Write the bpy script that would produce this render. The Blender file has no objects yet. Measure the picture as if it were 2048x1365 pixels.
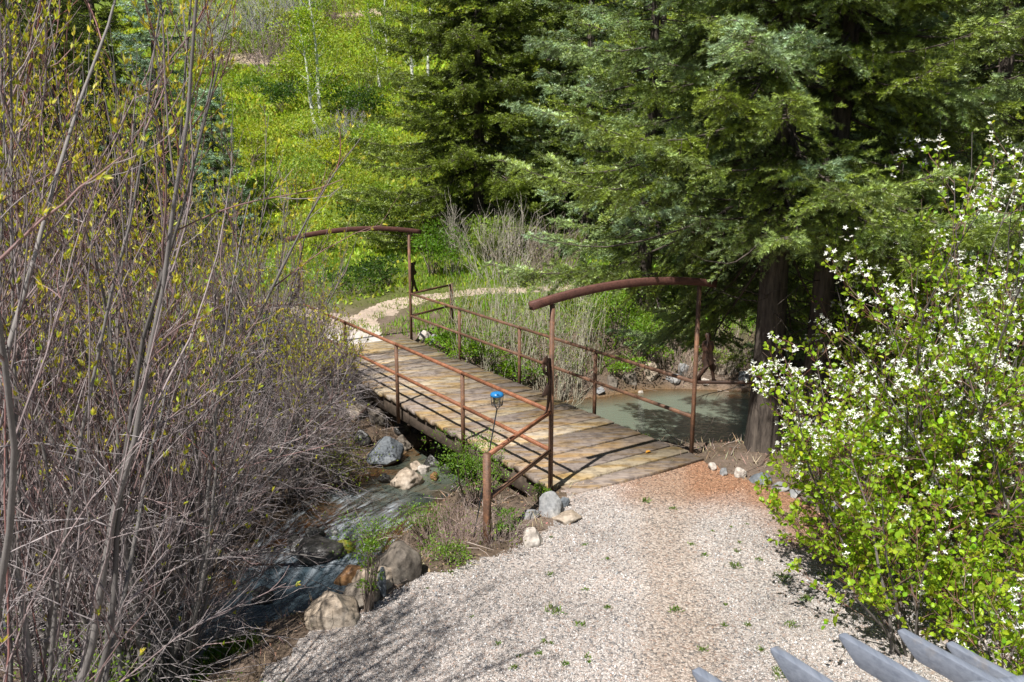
import bpy, bmesh, math
import numpy as np
from mathutils import Vector

SC = bpy.context.scene
COL = SC.collection
rng = np.random.default_rng(11)
UP = np.array([0., 0., 1.])

# ------------------------------------------------------------------ camera constants
CAM_H, PITCH, FPX = 4.0, 0.2236, 1706.0

def ray(u, v):
    a = (u - 1024) / FPX; b = (v - 682.5) / FPX
    return np.array([a, math.cos(PITCH) - b * math.sin(PITCH), -math.sin(PITCH) - b * math.cos(PITCH)])

def at_z(u, v, z):
    d = ray(u, v); return np.array([0, 0, CAM_H]) + d * (z - CAM_H) / d[2]

def at_y(u, v, y):
    d = ray(u, v); return np.array([0, 0, CAM_H]) + d * y / d[1]

# bridge frame: A = near left arch post, along k (away), across n (right)
TH = 0.58
BA = np.array([0.46, 9.58, 0.0])
BD = np.array([-math.sin(TH), math.cos(TH), 0.0])
BN = np.array([math.cos(TH), math.sin(TH), 0.0])
BAY, BW = 2.083, 2.334

def br(k, n, z=0.0):
    return BA + BD * k + BN * n + np.array([0, 0, z])

# ------------------------------------------------------------------ small noise helpers
def sfrac(x): return x - np.floor(x)
def hash2(ix, iy, s):
    return sfrac(np.sin(ix * 127.1 + iy * 311.7 + s * 74.7) * 43758.5453)
def vnoise(x, y, s=0.0):
    ix = np.floor(x); iy = np.floor(y); fx = x - ix; fy = y - iy
    fx = fx * fx * (3 - 2 * fx); fy = fy * fy * (3 - 2 * fy)
    a = hash2(ix, iy, s); b = hash2(ix + 1, iy, s); c = hash2(ix, iy + 1, s); d = hash2(ix + 1, iy + 1, s)
    return (a * (1 - fx) + b * fx) * (1 - fy) + (c * (1 - fx) + d * fx) * fy
def fbm(x, y, s=0.0, o=4):
    r = 0; a = .5
    for i in range(o):
        r = r + a * vnoise(x, y, s + i * 3.1); x = x * 2.03 + 5.2; y = y * 2.03 + 1.7; a *= .5
    return r
def sstep(a, b, x):
    t = np.clip((x - a) / (b - a), 0, 1); return t * t * (3 - 2 * t)
def unit(v):
    return v / np.maximum(np.linalg.norm(v, axis=-1, keepdims=True), 1e-9)

# ------------------------------------------------------------------ terrain
# x, y, half width, water level  (upstream -> downstream)
STREAM = np.array([
    (30, 16.0, 1.6, -0.9), (16, 14.6, 1.5, -0.92), (10, 14.8, 1.3, -0.98), (6.3, 15.2, 1.8, -1.0), (3.4, 15.05, 2.2, -1.0),
    (1.0, 14.4, 1.75, -1.0), (-.9, 12.9, 1.0, -1.0), (-1.55, 12.15, .85, -1.03), (-2.15, 11.45, .8, -1.08),
    (-2.52, 10.75, .72, -1.28), (-2.6, 9.9, 1.05, -1.36), (-2.75, 9.25, 1.0, -1.37), (-3.5, 8.95, .85, -1.38), (-5.6, 9.0, .7, -1.42), (-10, 9.6, .8, -1.55), (-24, 9, 1, -1.9)])

def stream_info(x, y):
    """distance to the stream's line, half width, water level, flow dir, along coordinate"""
    x = np.asarray(x, float); y = np.asarray(y, float)
    best = np.full(x.shape, 1e9); hw = np.zeros(x.shape); wz = np.zeros(x.shape); al = np.zeros(x.shape)
    acc = 0
    for i in range(len(STREAM) - 1):
        a, b = STREAM[i], STREAM[i + 1]
        dx, dy = b[0] - a[0], b[1] - a[1]; L2 = dx * dx + dy * dy
        t = np.clip(((x - a[0]) * dx + (y - a[1]) * dy) / L2, 0, 1)
        d = np.hypot(x - a[0] - t * dx, y - a[1] - t * dy)
        m = d < best
        best = np.where(m, d, best)
        hw = np.where(m, a[2] + (b[2] - a[2]) * t, hw); wz = np.where(m, a[3] + (b[3] - a[3]) * t, wz)
        al = np.where(m, acc + t * math.sqrt(L2), al); acc += math.sqrt(L2)
    return best, hw, wz, al

def hill(x, y):
    yy = y + .12 * x - 33 + 3 * (fbm(x * .05, y * .05, 3) - .5)
    s = np.where(yy > 20, yy, np.log1p(np.exp(np.clip(yy / 4, -30, 30))) * 4)
    h = .33 * s
    h = h + np.where(yy > 0, np.minimum(yy / 20, 1), 0) * 2.4 * (fbm(x * .07, y * .07, 9) - .47)
    return h

def height(x, y):
    x = np.asarray(x, float); y = np.asarray(y, float)
    d, hw, wz, al = stream_info(x, y)
    g = -.03 + hill(x, y) + .10 * (fbm(x * .5, y * .5, 1) - .47)
    g = g - .42 * sstep(-1.3, -3.3, x) * (1 - sstep(12, 16, y))          # lower willow flat
    rr = np.hypot(x - 1.4, y - 7.2); g = g * sstep(1.2, 3.2, rr) + (-.03) * (1 - sstep(1.2, 3.2, rr))
    e = d - hw + .35 * (fbm(x * .9, y * .9, 5) - .47)
    bed = wz - .10 - .28 * sstep(0, .8, -e)
    bw = 1.55
    z = bed + (g - bed) * sstep(-.15, bw, e)
    # cut below the bridge
    px, py = x - BA[0], y - BA[1]
    k = px * BD[0] + py * BD[1]; n = px * BN[0] + py * BN[1]
    c = sstep(-.02, .22, k) * (1 - sstep(8.2, 8.5, k)) * sstep(-.9, -.15, n) * (1 - sstep(2.4, 2.9, n))
    z = np.where(c > 0, np.minimum(z, z * (1 - c) + np.minimum(z, -.42) * c), z)
    # rooty cut bank on the pool's far side, right
    return z

def hz(x, y): return float(height(np.array([x]), np.array([y]))[0])

def ground(u, v, zoff=0.0):
    """point where the view ray through photo pixel u,v meets the terrain"""
    d = ray(u, v); o = np.array([0, 0, CAM_H])
    t = np.concatenate([np.linspace(2, 40, 4000), np.linspace(40.05, 260, 6000)])
    P = o + d * t[:, None]
    h = height(P[:, 0], P[:, 1])
    i = np.argmax(P[:, 2] < h)
    p = P[i]; p[2] = h[i] + zoff
    return p

def seg_dist(x, y, pts):
    best = np.full(np.shape(x), 1e9)
    for a, b in zip(pts[:-1], pts[1:]):
        dx, dy = b[0] - a[0], b[1] - a[1]
        t = np.clip(((x - a[0]) * dx + (y - a[1]) * dy) / (dx * dx + dy * dy), 0, 1)
        best = np.minimum(best, np.hypot(x - a[0] - t * dx, y - a[1] - t * dy))
    return best

def in_poly(x, y, P):
    c = np.zeros(np.shape(x), bool); j = len(P) - 1
    for i in range(len(P)):
        xi, yi = P[i]; xj, yj = P[j]
        m = ((yi > y) != (yj > y)) & (x < (xj - xi) * (y - yi) / (yj - yi + 1e-12) + xi)
        c ^= m; j = i
    return c

# outline of the gravel, from ground points in the place
GP = [ground(u, v)[:2] for u, v in [(1138, 1000), (1090, 1062), (1030, 1092), (975, 1118), (900, 1140), (835, 1150), (775, 1192), (735, 1215), (690, 1232), (640, 1248), (610, 1275), (575, 1310), (530, 1345)]]
GPR = [ground(u, v)[:2] for u, v in [(1412, 926), (1450, 945), (1500, 962), (1560, 985), (1620, 1010), (1668, 1040), (1720, 1085)]]
_lip = [br(-.1, .1)[:2], br(-.1, 2.28)[:2]]
GRAVEL = [tuple(p) for p in GP[::-1]] + [tuple(_lip[0]), tuple(_lip[1])] + [tuple(p) for p in GPR] + [(5.2, 7.6), (8, 7), (8, -6), (-1.6, -6), (-1.9, 3.0), (-2.1, 5.0)]

PATHS = [[(-3.15, 17.2), (-3.8, 19.6), (-2.8, 22.2), (-.6, 23.6), (4, 24.6)], [(-3.8, 19.6), (-6, 21.5), (-11, 23.5)]]
def path_mask(x, y):
    d = np.minimum(seg_dist(x, y, PATHS[0]), seg_dist(x, y, PATHS[1]))
    return d + .9 * (fbm(x * .8, y * .8, 21) - .47)

# ------------------------------------------------------------------ mesh helpers
def build_mesh(name, V, faces, mats, col=None, smooth=False, fmat=None, attr=None):
    me = bpy.data.meshes.new(name)
    V = np.ascontiguousarray(V, np.float32)
    me.vertices.add(len(V)); me.vertices.foreach_set('co', V.ravel())
    if not isinstance(faces, (list, tuple)): faces = [faces]
    loops = np.concatenate([np.asarray(f, np.int32).ravel() for f in faces])
    sizes = np.concatenate([np.full(len(f), np.asarray(f).shape[1], np.int32) for f in faces])
    me.loops.add(len(loops)); me.loops.foreach_set('vertex_index', loops)
    me.polygons.add(len(sizes))
    st = np.concatenate([[0], np.cumsum(sizes)[:-1]]).astype(np.int32)
    me.polygons.foreach_set('loop_start', st)
    if smooth: me.polygons.foreach_set('use_smooth', np.ones(len(sizes), bool))
    for m in (mats if isinstance(mats, (list, tuple)) else [mats]): me.materials.append(m)
    if fmat is not None: me.polygons.foreach_set('material_index', np.asarray(fmat, np.int32))
    me.update(calc_edges=True)
    if col is not None:
        ca = me.color_attributes.new('Col', 'FLOAT_COLOR', 'POINT')
        c4 = np.ones((len(V), 4), np.float32); c4[:, :3] = col
        ca.data.foreach_set('color', c4.ravel())
    if attr:
        for k, a in attr.items():
            at = me.attributes.new(k, 'FLOAT', 'POINT'); at.data.foreach_set('value', np.asarray(a, np.float32))
    me.validate(verbose=False)
    return me

def link(name, me, parent=None, loc=None):
    o = bpy.data.objects.new(name, me); COL.objects.link(o)
    if parent is not None: o.parent = parent
    if loc is not None: o.location = [float(c) for c in loc]
    return o

def tag(o, label=None, cat=None, group=None, kind=None):
    if label: o['label'] = label
    if cat: o['category'] = cat
    if group: o['group'] = group
    if kind: o['kind'] = kind
    return o

def thing(name, label, cat, loc=(0, 0, 0), group=None):
    o = bpy.data.objects.new(name, None); COL.objects.link(o)
    o.empty_display_size = .2
    o.location = [float(c) for c in loc]
    return tag(o, label, cat, group)

def copy_tree(root, loc, rotz=0, scale=1, label=None, group=None):
    r = root.copy(); COL.objects.link(r)
    r.location = [float(c) for c in loc]; r.rotation_euler = (0, 0, rotz)
    r.scale = (scale,) * 3 if np.isscalar(scale) else scale
    if label: r['label'] = label
    if group: r['group'] = group
    for ch in root.children:
        c = ch.copy(); COL.objects.link(c); c.parent = r
    return r

class Acc:
    """collects vertex/face arrays into one mesh"""
    def __init__(s): s.V = []; s.F = {}; s.C = []; s.n = 0
    def add(s, V, F, col=None):
        V = np.asarray(V, float); s.V.append(V)
        for f in (F if isinstance(F, list) else [F]):
            f = np.asarray(f); s.F.setdefault(f.shape[1], []).append(f + s.n)
        c = np.ones((len(V), 3)) if col is None else np.broadcast_to(np.asarray(col, float), (len(V), 3))
        s.C.append(c); s.n += len(V); return s
    def mesh(s, name, mat, smooth=False):
        return build_mesh(name, np.concatenate(s.V), [np.concatenate(f) for f in s.F.values()], mat, np.concatenate(s.C), smooth)

def bar(a, b, w, h=None, up=UP, round_=.15):
    """rectangular bar with chamfered edges from a to b"""
    h = h or w; a = np.asarray(a, float); b = np.asarray(b, float)
    t = unit(b - a); s = np.cross(t, up)
    if np.linalg.norm(s) < 1e-4: s = np.cross(t, np.array([BD[0], BD[1], 0]))
    s = unit(s); u = np.cross(s, t)
    c = round_ * min(w, h)
    prof = [(-w / 2 + c, -h / 2), (w / 2 - c, -h / 2), (w / 2, -h / 2 + c), (w / 2, h / 2 - c), (w / 2 - c, h / 2), (-w / 2 + c, h / 2), (-w / 2, h / 2 - c), (-w / 2, -h / 2 + c)]
    V = np.array([p + s * x + u * y for p in (a, b) for x, y in prof])
    n = 8
    Q = np.array([[i, (i + 1) % n, n + (i + 1) % n, n + i] for i in range(n)])
    return V, [Q, np.array([list(range(n))[::-1], list(range(n, 2 * n))])]

# ------------------------------------------------------------------ growth helpers
def grow(P0, D0, L, K, wob=.1, trop=0.0, droop=0.0, r=rng):
    N = len(P0); D = unit(D0); step = (np.asarray(L) / (K - 1))[:, None]
    out = np.empty((N, K, 3)); out[:, 0] = P0; P = P0.copy()
    trop = np.broadcast_to(np.asarray(trop, float), (N,))[:, None]
    for i in range(1, K):
        D = unit(D + wob * r.normal(size=(N, 3)) + (trop - droop * i / K) * UP / K * 3)
        P = P + D * step; out[:, i] = P
    return out

def sample(path, idx, t):
    K = path.shape[1]; f = np.clip(t, 0, .9999) * (K - 1); i = f.astype(int); w = (f - i)[:, None]
    a = path[idx, i]; b = path[idx, i + 1]
    return a * (1 - w) + b * w, unit(b - a)

def perp(T, r=rng):
    v = r.normal(size=T.shape); v -= (v * T).sum(1, keepdims=True) * T
    return unit(v)

def sprout(path, n, t0, t1, a0, a1, r=rng, flat=0.0, prob=None):
    N = path.shape[0]
    idx = np.repeat(np.arange(N), n) if prob is None else r.choice(N, n, p=prob)
    t = t0 + (t1 - t0) * r.random(len(idx))
    P, T = sample(path, idx, t)
    q = perp(T, r)
    if flat: q[:, 2] *= (1 - flat); q = unit(q - (q * T).sum(1, keepdims=True) * T)
    a = (a0 + (a1 - a0) * r.random(len(idx)))[:, None]
    return P, T * np.cos(a) + q * np.sin(a), idx, t

def tubes(path, r0, r1, S=3, pw=1.0):
    N, K, _ = path.shape
    T = unit(np.gradient(path, axis=1)); Tm = unit(path[:, -1] - path[:, 0])
    ref = np.where(np.abs(Tm[:, 2:3]) > .8, np.array([[1., 0.2, 0]]), np.array([[0, 0, 1.]]))
    a = ref[:, None, :] - (ref[:, None, :] * T).sum(2, keepdims=True) * T; a = unit(a); b = np.cross(T, a)
    r0 = np.broadcast_to(np.asarray(r0, float), (N,)); r1 = np.broadcast_to(np.asarray(r1, float), (N,))
    tt = np.linspace(0, 1, K)[None] ** pw
    rad = r0[:, None] * (1 - tt) + r1[:, None] * tt
    an = np.arange(S) / S * 2 * math.pi
    V = path[:, :, None, :] + rad[:, :, None, None] * (np.cos(an)[None, None, :, None] * a[:, :, None, :] + np.sin(an)[None, None, :, None] * b[:, :, None, :])
    base = (np.arange(N) * K * S)[:, None, None] + (np.arange(K - 1) * S)[None, :, None]
    j = np.arange(S)[None, None, :]; jn = (j + 1) % S
    F = np.stack([base + j, base + jn, base + jn + S, base + j + S], -1).reshape(-1, 4)
    return V.reshape(-1, 3), F

def leaves(P, D, ln, wd, col, fold=.25, r=rng, colvar=.15, shape='diamond', face_up=0.0):
    """leaf blades: P base, D direction; diamond (4 verts) or oval (6 verts)"""
    N = len(P); D = unit(D); q = perp(D, r)
    if face_up:
        up = UP - (D * UP).sum(1, keepdims=True) * D; nrm = unit(unit(up) * face_up + q * (1 - face_up)); q = unit(np.cross(nrm, D))
    nrm = np.cross(D, q)
    ln = np.broadcast_to(np.asarray(ln, float), (N,))[:, None]; wd = np.broadcast_to(np.asarray(wd, float), (N,))[:, None]
    if shape == 'diamond':
        m = P + D * ln * .45
        V = np.stack([P, m + q * wd * .5 + nrm * wd * fold, P + D * ln, m - q * wd * .5 + nrm * wd * fold], 1)
        b = np.arange(N)[:, None] * 4
        F = np.concatenate([b + [0, 1, 2], b + [0, 2, 3]]); nv = 4
    else:
        f = nrm * wd * fold
        V = np.stack([P, P + D * ln * .28 + q * wd * .46 + f, P + D * ln * .72 + q * wd * .42 + f, P + D * ln, P + D * ln * .72 - q * wd * .42 + f, P + D * ln * .28 - q * wd * .46 + f], 1)
        b = np.arange(N)[:, None] * 6
        F = np.concatenate([b + [0, 1, 2, 3], b + [0, 3, 4, 5]]); nv = 6
    col = np.asarray(col, float)
    if col.ndim == 1: col = np.tile(col, (N, 1))
    c = col * (1 + colvar * r.normal(size=(N, 1))) * (1 + .5 * colvar * r.normal(size=(N, 3)))
    return V.reshape(-1, 3), F, np.repeat(np.clip(c, .004, 1), nv, 0)

# ------------------------------------------------------------------ materials
def newmat(name):
    m = bpy.data.materials.new(name); m.use_nodes = True
    nt = m.node_tree; nt.nodes.clear()
    out = nt.nodes.new('ShaderNodeOutputMaterial')
    return m, nt, out

def N_(nt, t, **kw):
    n = nt.nodes.new('ShaderNode' + t)
    for k, v in kw.items():
        if k in n.inputs: n.inputs[k].default_value = v
        else: setattr(n, k, v)
    return n

def noise(nt, scale, detail=4, rough=.6, vec=None, obj=True):
    n = N_(nt, 'TexNoise'); n.inputs['Scale'].default_value = scale; n.inputs['Detail'].default_value = detail; n.inputs['Roughness'].default_value = rough
    if vec is None:
        tc = N_(nt, 'TexCoord'); vec = tc.outputs['Object']
    nt.links.new(vec, n.inputs['Vector']); return n

def ramp(nt, fac, stops):
    r = N_(nt, 'ValToRGB'); els = r.color_ramp.elements
    while len(els) < len(stops): els.new(.5)
    for e, (p, c) in zip(els, stops):
        e.position = p; e.color = (*c, 1) if len(c) == 3 else c
    nt.links.new(fac, r.inputs['Fac']); return r

def mixc(nt, a, b, fac, mode='MIX'):
    m = N_(nt, 'Mix'); m.data_type = 'RGBA'; m.blend_type = mode
    for s, i in ((fac, 0), (a, 6), (b, 7)):
        if hasattr(s, 'links'): nt.links.new(s, m.inputs[i])
        else: m.inputs[i].default_value = s if not isinstance(s, tuple) else (*s, 1)[:4]
    return m.outputs[2]

def bump(nt, h, strength, dist):
    b = N_(nt, 'Bump'); b.inputs['Strength'].default_value = strength; b.inputs['Distance'].default_value = dist
    nt.links.new(h, b.inputs['Height']); return b.outputs['Normal']

def principled(nt, out, col, rough=.8, nrm=None, spec=.3, metal=0):
    p = N_(nt, 'BsdfPrincipled'); p.inputs['Roughness'].default_value = rough
    p.inputs['Specular IOR Level'].default_value = spec; p.inputs['Metallic'].default_value = metal
    if hasattr(col, 'links'): nt.links.new(col, p.inputs['Base Color'])
    else: p.inputs['Base Color'].default_value = (*col, 1)
    if nrm is not None: nt.links.new(nrm, p.inputs['Normal'])
    nt.links.new(p.outputs[0], out.inputs['Surface']); return p

def colattr(nt):
    a = N_(nt, 'Attribute'); a.attribute_name = 'Col'; return a.outputs['Color']

def foliage_mat(name, trans=.35, rough=.5, spec=.35, tint=(1, 1, 1)):
    m, nt, out = newmat(name)
    c = colattr(nt)
    if tint != (1, 1, 1): c = mixc(nt, c, tint, 1.0, 'MULTIPLY')
    p = N_(nt, 'BsdfPrincipled'); p.inputs['Roughness'].default_value = rough; p.inputs['Specular IOR Level'].default_value = spec
    nt.links.new(c, p.inputs['Base Color'])
    t = N_(nt, 'BsdfTranslucent'); tc = mixc(nt, c, (1.35, 1.3, .55), 1.0, 'MULTIPLY'); nt.links.new(tc, t.inputs['Color'])
    mx = N_(nt, 'MixShader'); mx.inputs[0].default_value = trans
    nt.links.new(p.outputs[0], mx.inputs[1]); nt.links.new(t.outputs[0], mx.inputs[2])
    nt.links.new(mx.outputs[0], out.inputs['Surface']); return m

def bark_mat(name, c1, c2, scale=14, stretch=6, bstr=.6, use_col=False):
    m, nt, out = newmat(name)
    tc = N_(nt, 'TexCoord'); mp = N_(nt, 'Mapping'); mp.inputs['Scale'].default_value = (1, 1, 1 / stretch)
    nt.links.new(tc.outputs['Object'], mp.inputs['Vector'])
    n = noise(nt, scale, 5, .65, mp.outputs[0])
    col = ramp(nt, n.outputs['Fac'], [(.3, c1), (.7, c2)]).outputs[0]
    if use_col: col = mixc(nt, col, colattr(nt), 1.0, 'MULTIPLY')
    principled(nt, out, col, .85, bump(nt, n.outputs['Fac'], bstr, .02), .15); return m

MAT = {}
MAT['needles'] = foliage_mat('needles', .12, .38, .5)
MAT['leaf'] = foliage_mat('leaf', .48, .42, .4)
MAT['willow_leaf'] = foliage_mat('willow_leaf', .4, .45, .35)
MAT['blossom'] = foliage_mat('blossom', .2, .7, .2)
MAT['grass'] = foliage_mat('grass', .4, .5, .3)
MAT['litter'] = foliage_mat('litter', .1, .9, .1)
MAT['spruce_bark'] = bark_mat('spruce_bark', (.022, .018, .016), (.15, .122, .10), 16, 6, 1.0)
MAT['willow_bark'] = bark_mat('willow_bark', (.75, .75, .75), (1.1, 1.1, 1.1), 20, 4, .4, True)
MAT['aspen_bark'] = bark_mat('aspen_bark', (.45, .45, .40), (.78, .78, .72), 5, .6, .2)

def rust_mat(name, c1, c2, c3):
    m, nt, out = newmat(name)
    n = noise(nt, 9, 6, .7); n2 = noise(nt, 60, 4, .6)
    col = ramp(nt, n.outputs['Fac'], [(.3, c1), (.52, c2), (.72, c3)]).outputs[0]
    col = mixc(nt, col, ramp(nt, n2.outputs['Fac'], [(.35, (.55, .5, .5)), (.65, (1.15, 1.1, 1.1))]).outputs[0], .7, 'MULTIPLY')
    principled(nt, out, col, .62, bump(nt, n2.outputs['Fac'], .25, .004), .35); return m
MAT['rust'] = rust_mat('rust', (.085, .055, .038), (.165, .09, .055), (.29, .15, .08))
MAT['rust_orange'] = rust_mat('rust_orange', (.15, .07, .04), (.29, .12, .06), (.42, .19, .10))
MAT['arch_paint'] = rust_mat('arch_paint', (.09, .045, .036), (.13, .06, .046), (.17, .078, .056))
MAT['dark_steel'] = rust_mat('dark_steel', (.022, .014, .01), (.045, .024, .015), (.09, .04, .02))

# planks: per-plank colour x grain
m, nt, out = newmat('plank_wood')
tc = N_(nt, 'TexCoord'); mp = N_(nt, 'Mapping'); mp.inputs['Rotation'].default_value = (0, 0, -TH); mp.inputs['Scale'].default_value = (.9, 16, 5)
nt.links.new(tc.outputs['Object'], mp.inputs['Vector'])
g = noise(nt, 2.6, 8, .72, mp.outputs[0])
mp2 = N_(nt, 'Mapping'); mp2.inputs['Rotation'].default_value = (0, 0, -TH); mp2.inputs['Scale'].default_value = (.8, 3.4, 2)
nt.links.new(tc.outputs['Object'], mp2.inputs['Vector'])
st = noise(nt, 1.5, 5, .6, mp2.outputs[0])
gr = ramp(nt, g.outputs['Fac'], [(.30, (.36, .33, .31)), (.5, (.9, .88, .86)), (.72, (1.32, 1.29, 1.26))]).outputs[0]
yl = ramp(nt, st.outputs['Fac'], [(.46, (1, 1, 1)), (.60, (1.0, .80, .42)), (.75, (.82, .56, .22))]).outputs[0]
pc = mixc(nt, mixc(nt, colattr(nt), gr, 1.0, 'MULTIPLY'), yl, .85, 'MULTIPLY')
dk = noise(nt, 7, 4, .6)
pc = mixc(nt, pc, ramp(nt, dk.outputs['Fac'], [(.38, (.5, .48, .48)), (.54, (1, 1, 1))]).outputs[0], .8, 'MULTIPLY')
principled(nt, out, pc, .75, bump(nt, g.outputs['Fac'], .35, .006), .25)
MAT['plank'] = m
MAT['beam_wood'] = bark_mat('beam_wood', (.05, .04, .03), (.12, .09, .07), 8, 1, .5)

def rock_mat(name, c1, c2, c3, rough=.8, moss=None):
    m, nt, out = newmat(name)
    n = noise(nt, 2.6, 8, .65); n2 = noise(nt, 22, 5, .6)
    col = ramp(nt, n.outputs['Fac'], [(.3, c1), (.5, c2), (.7, c3)]).outputs[0]
    col = mixc(nt, col, ramp(nt, n2.outputs['Fac'], [(.3, (.6, .6, .6)), (.7, (1.25, 1.25, 1.25))]).outputs[0], .8, 'MULTIPLY')
    if moss:
        n3 = noise(nt, 4, 5, .6)
        col = mixc(nt, col, moss, ramp(nt, n3.outputs['Fac'], [(.4, (0, 0, 0)), (.5, (1, 1, 1))]).outputs[0])
    principled(nt, out, col, rough, bump(nt, n2.outputs['Fac'], .5, .02), .35); return m
RM = {
    'grey': rock_mat('rock_grey', (.12, .125, .13), (.24, .24, .24), (.36, .34, .31)),
    'blue': rock_mat('rock_blue_grey', (.07, .08, .09), (.14, .155, .17), (.24, .25, .255)),
    'tan': rock_mat('rock_tan', (.22, .17, .12), (.36, .29, .22), (.46, .40, .33)),
    'pale': rock_mat('rock_pale', (.32, .27, .22), (.45, .40, .35), (.56, .52, .47)),
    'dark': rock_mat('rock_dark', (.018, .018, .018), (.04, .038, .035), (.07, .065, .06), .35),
    'moss': rock_mat('rock_moss', (.05, .045, .03), (.09, .08, .05), (.13, .12, .08), .6, (.16, .16, .015)),
    'orange': rock_mat('rock_orange', (.10, .055, .03), (.24, .13, .06), (.40, .25, .12), .4),
    'brown': rock_mat('rock_brown', (.07, .06, .05), (.15, .125, .10), (.25, .22, .18)),
}

# ground: vertex colour x noise
def ground_mat(name, fine=30, bstr=.8, bdist=.03, extra=None):
    m, nt, out = newmat(name)
    n = noise(nt, fine, 8, .7); n2 = noise(nt, fine * .2, 6, .65)
    c = mixc(nt, colattr(nt), ramp(nt, n.outputs['Fac'], [(.25, (.45, .45, .45)), (.5, (1, 1, 1)), (.75, (1.5, 1.45, 1.4))]).outputs[0], .9, 'MULTIPLY')
    c = mixc(nt, c, ramp(nt, n2.outputs['Fac'], [(.3, (.7, .72, .7)), (.7, (1.25, 1.22, 1.2))]).outputs[0], .8, 'MULTIPLY')
    principled(nt, out, c, .95, bump(nt, n.outputs['Fac'], bstr, bdist), .1); return m
MAT['ground'] = ground_mat('ground')

m, nt, out = newmat('gravel')
tc = N_(nt, 'TexCoord')
wn = noise(nt, 18, 3, .6); 
vv = N_(nt, 'VectorMath', operation='MULTIPLY_ADD'); nt.links.new(wn.outputs['Color'], vv.inputs[0]); vv.inputs[1].default_value = (.02, .02, .02); nt.links.new(tc.outputs['Object'], vv.inputs[2])
vo = N_(nt, 'TexVoronoi'); vo.inputs['Scale'].default_value = 52; nt.links.new(vv.outputs[0], vo.inputs['Vector'])
vo2 = N_(nt, 'TexVoronoi'); vo2.inputs['Scale'].default_value = 120; nt.links.new(vv.outputs[0], vo2.inputs['Vector'])
sep = N_(nt, 'SeparateColor'); nt.links.new(vo.outputs['Color'], sep.inputs[0])
pal = ramp(nt, sep.outputs[0], [(0, (.16, .16, .16)), (.2, (.33, .30, .28)), (.45, (.48, .43, .39)), (.7, (.60, .55, .51)), (.88, (.38, .29, .24)), (1, (.68, .66, .64))]).outputs[0]
edge = ramp(nt, vo.outputs['Distance'], [(.3, (1.05, 1.05, 1.05)), (.7, (.75, .72, .7)), (.95, (.45, .42, .4))]).outputs[0]
c = mixc(nt, mixc(nt, pal, edge, .8, 'MULTIPLY'), colattr(nt), 1.0, 'MULTIPLY')
mh = N_(nt, 'Math', operation='ADD'); nt.links.new(vo.outputs['Distance'], mh.inputs[0]); nt.links.new(vo2.outputs['Distance'], mh.inputs[1])
inv = N_(nt, 'Math', operation='MULTIPLY'); inv.inputs[1].default_value = -1; nt.links.new(mh.outputs[0], inv.inputs[0])
principled(nt, out, c, .9, bump(nt, inv.outputs[0], .9, .012), .15)
MAT['gravel'] = m
m, nt, out = newmat('pebble'); principled(nt, out, colattr(nt), .85, None, .2); MAT['pebble'] = m

m, nt, out = newmat('water')   # silty creek water: clear at the edge, turbid where deep, silky foam in the fast reach
at_d = N_(nt, 'Attribute'); at_d.attribute_name = 'depth'
at_f = N_(nt, 'Attribute'); at_f.attribute_name = 'foam'
at_s = N_(nt, 'Attribute'); at_s.attribute_name = 'along'; at_c = N_(nt, 'Attribute'); at_c.attribute_name = 'across'
cv = N_(nt, 'CombineXYZ'); nt.links.new(at_s.outputs['Fac'], cv.inputs[0]); nt.links.new(at_c.outputs['Fac'], cv.inputs[1])
mp = N_(nt, 'Mapping'); mp.inputs['Scale'].default_value = (1.1, 5.5, 1); nt.links.new(cv.outputs[0], mp.inputs['Vector'])
fn = noise(nt, 1.6, 5, .6, mp.outputs[0])
rn = noise(nt, 5.0, 3, .5, mp.outputs[0])
fm = N_(nt, 'Math', operation='MULTIPLY'); nt.links.new(ramp(nt, fn.outputs['Fac'], [(.42, (0, 0, 0)), (.70, (1, 1, 1))]).outputs[0], fm.inputs[0]); nt.links.new(at_f.outputs['Fac'], fm.inputs[1])
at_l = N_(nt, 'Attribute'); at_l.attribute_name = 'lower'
wc = mixc(nt, mixc(nt, (.135, .16, .122), (.036, .056, .070), at_l.outputs['Fac']), (.46, .50, .54), fm.outputs[0])  # lower creek: willow shade and sky blue put into the base colour
p = N_(nt, 'BsdfPrincipled'); p.inputs['Roughness'].default_value = .06; p.inputs['IOR'].default_value = 1.33; p.inputs['Specular IOR Level'].default_value = .5
nt.links.new(wc, p.inputs['Base Color'])
bn = N_(nt, 'Bump'); bn.inputs['Strength'].default_value = .45; bn.inputs['Distance'].default_value = .05; nt.links.new(rn.outputs['Fac'], bn.inputs['Height']); nt.links.new(bn.outputs[0], p.inputs['Normal'])
tr = N_(nt, 'BsdfTransparent'); tr.inputs['Color'].default_value = (.80, .66, .46, 1)
gl = N_(nt, 'BsdfGlossy'); gl.inputs['Roughness'].default_value = .08; nt.links.new(bn.outputs[0], gl.inputs['Normal'])
fr = N_(nt, 'Fresnel'); fr.inputs['IOR'].default_value = 1.33; nt.links.new(bn.outputs[0], fr.inputs['Normal'])
clear = N_(nt, 'MixShader'); nt.links.new(fr.outputs[0], clear.inputs[0]); nt.links.new(tr.outputs[0], clear.inputs[1]); nt.links.new(gl.outputs[0], clear.inputs[2])
tb = N_(nt, 'MapRange'); tb.inputs['From Min'].default_value = .02; tb.inputs['From Max'].default_value = .30; tb.inputs['To Min'].default_value = .12; tb.inputs['To Max'].default_value = .93
nt.links.new(at_d.outputs['Fac'], tb.inputs['Value'])
mxf = N_(nt, 'Math', operation='MAXIMUM'); nt.links.new(tb.outputs[0], mxf.inputs[0]); nt.links.new(fm.outputs[0], mxf.inputs[1])
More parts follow.
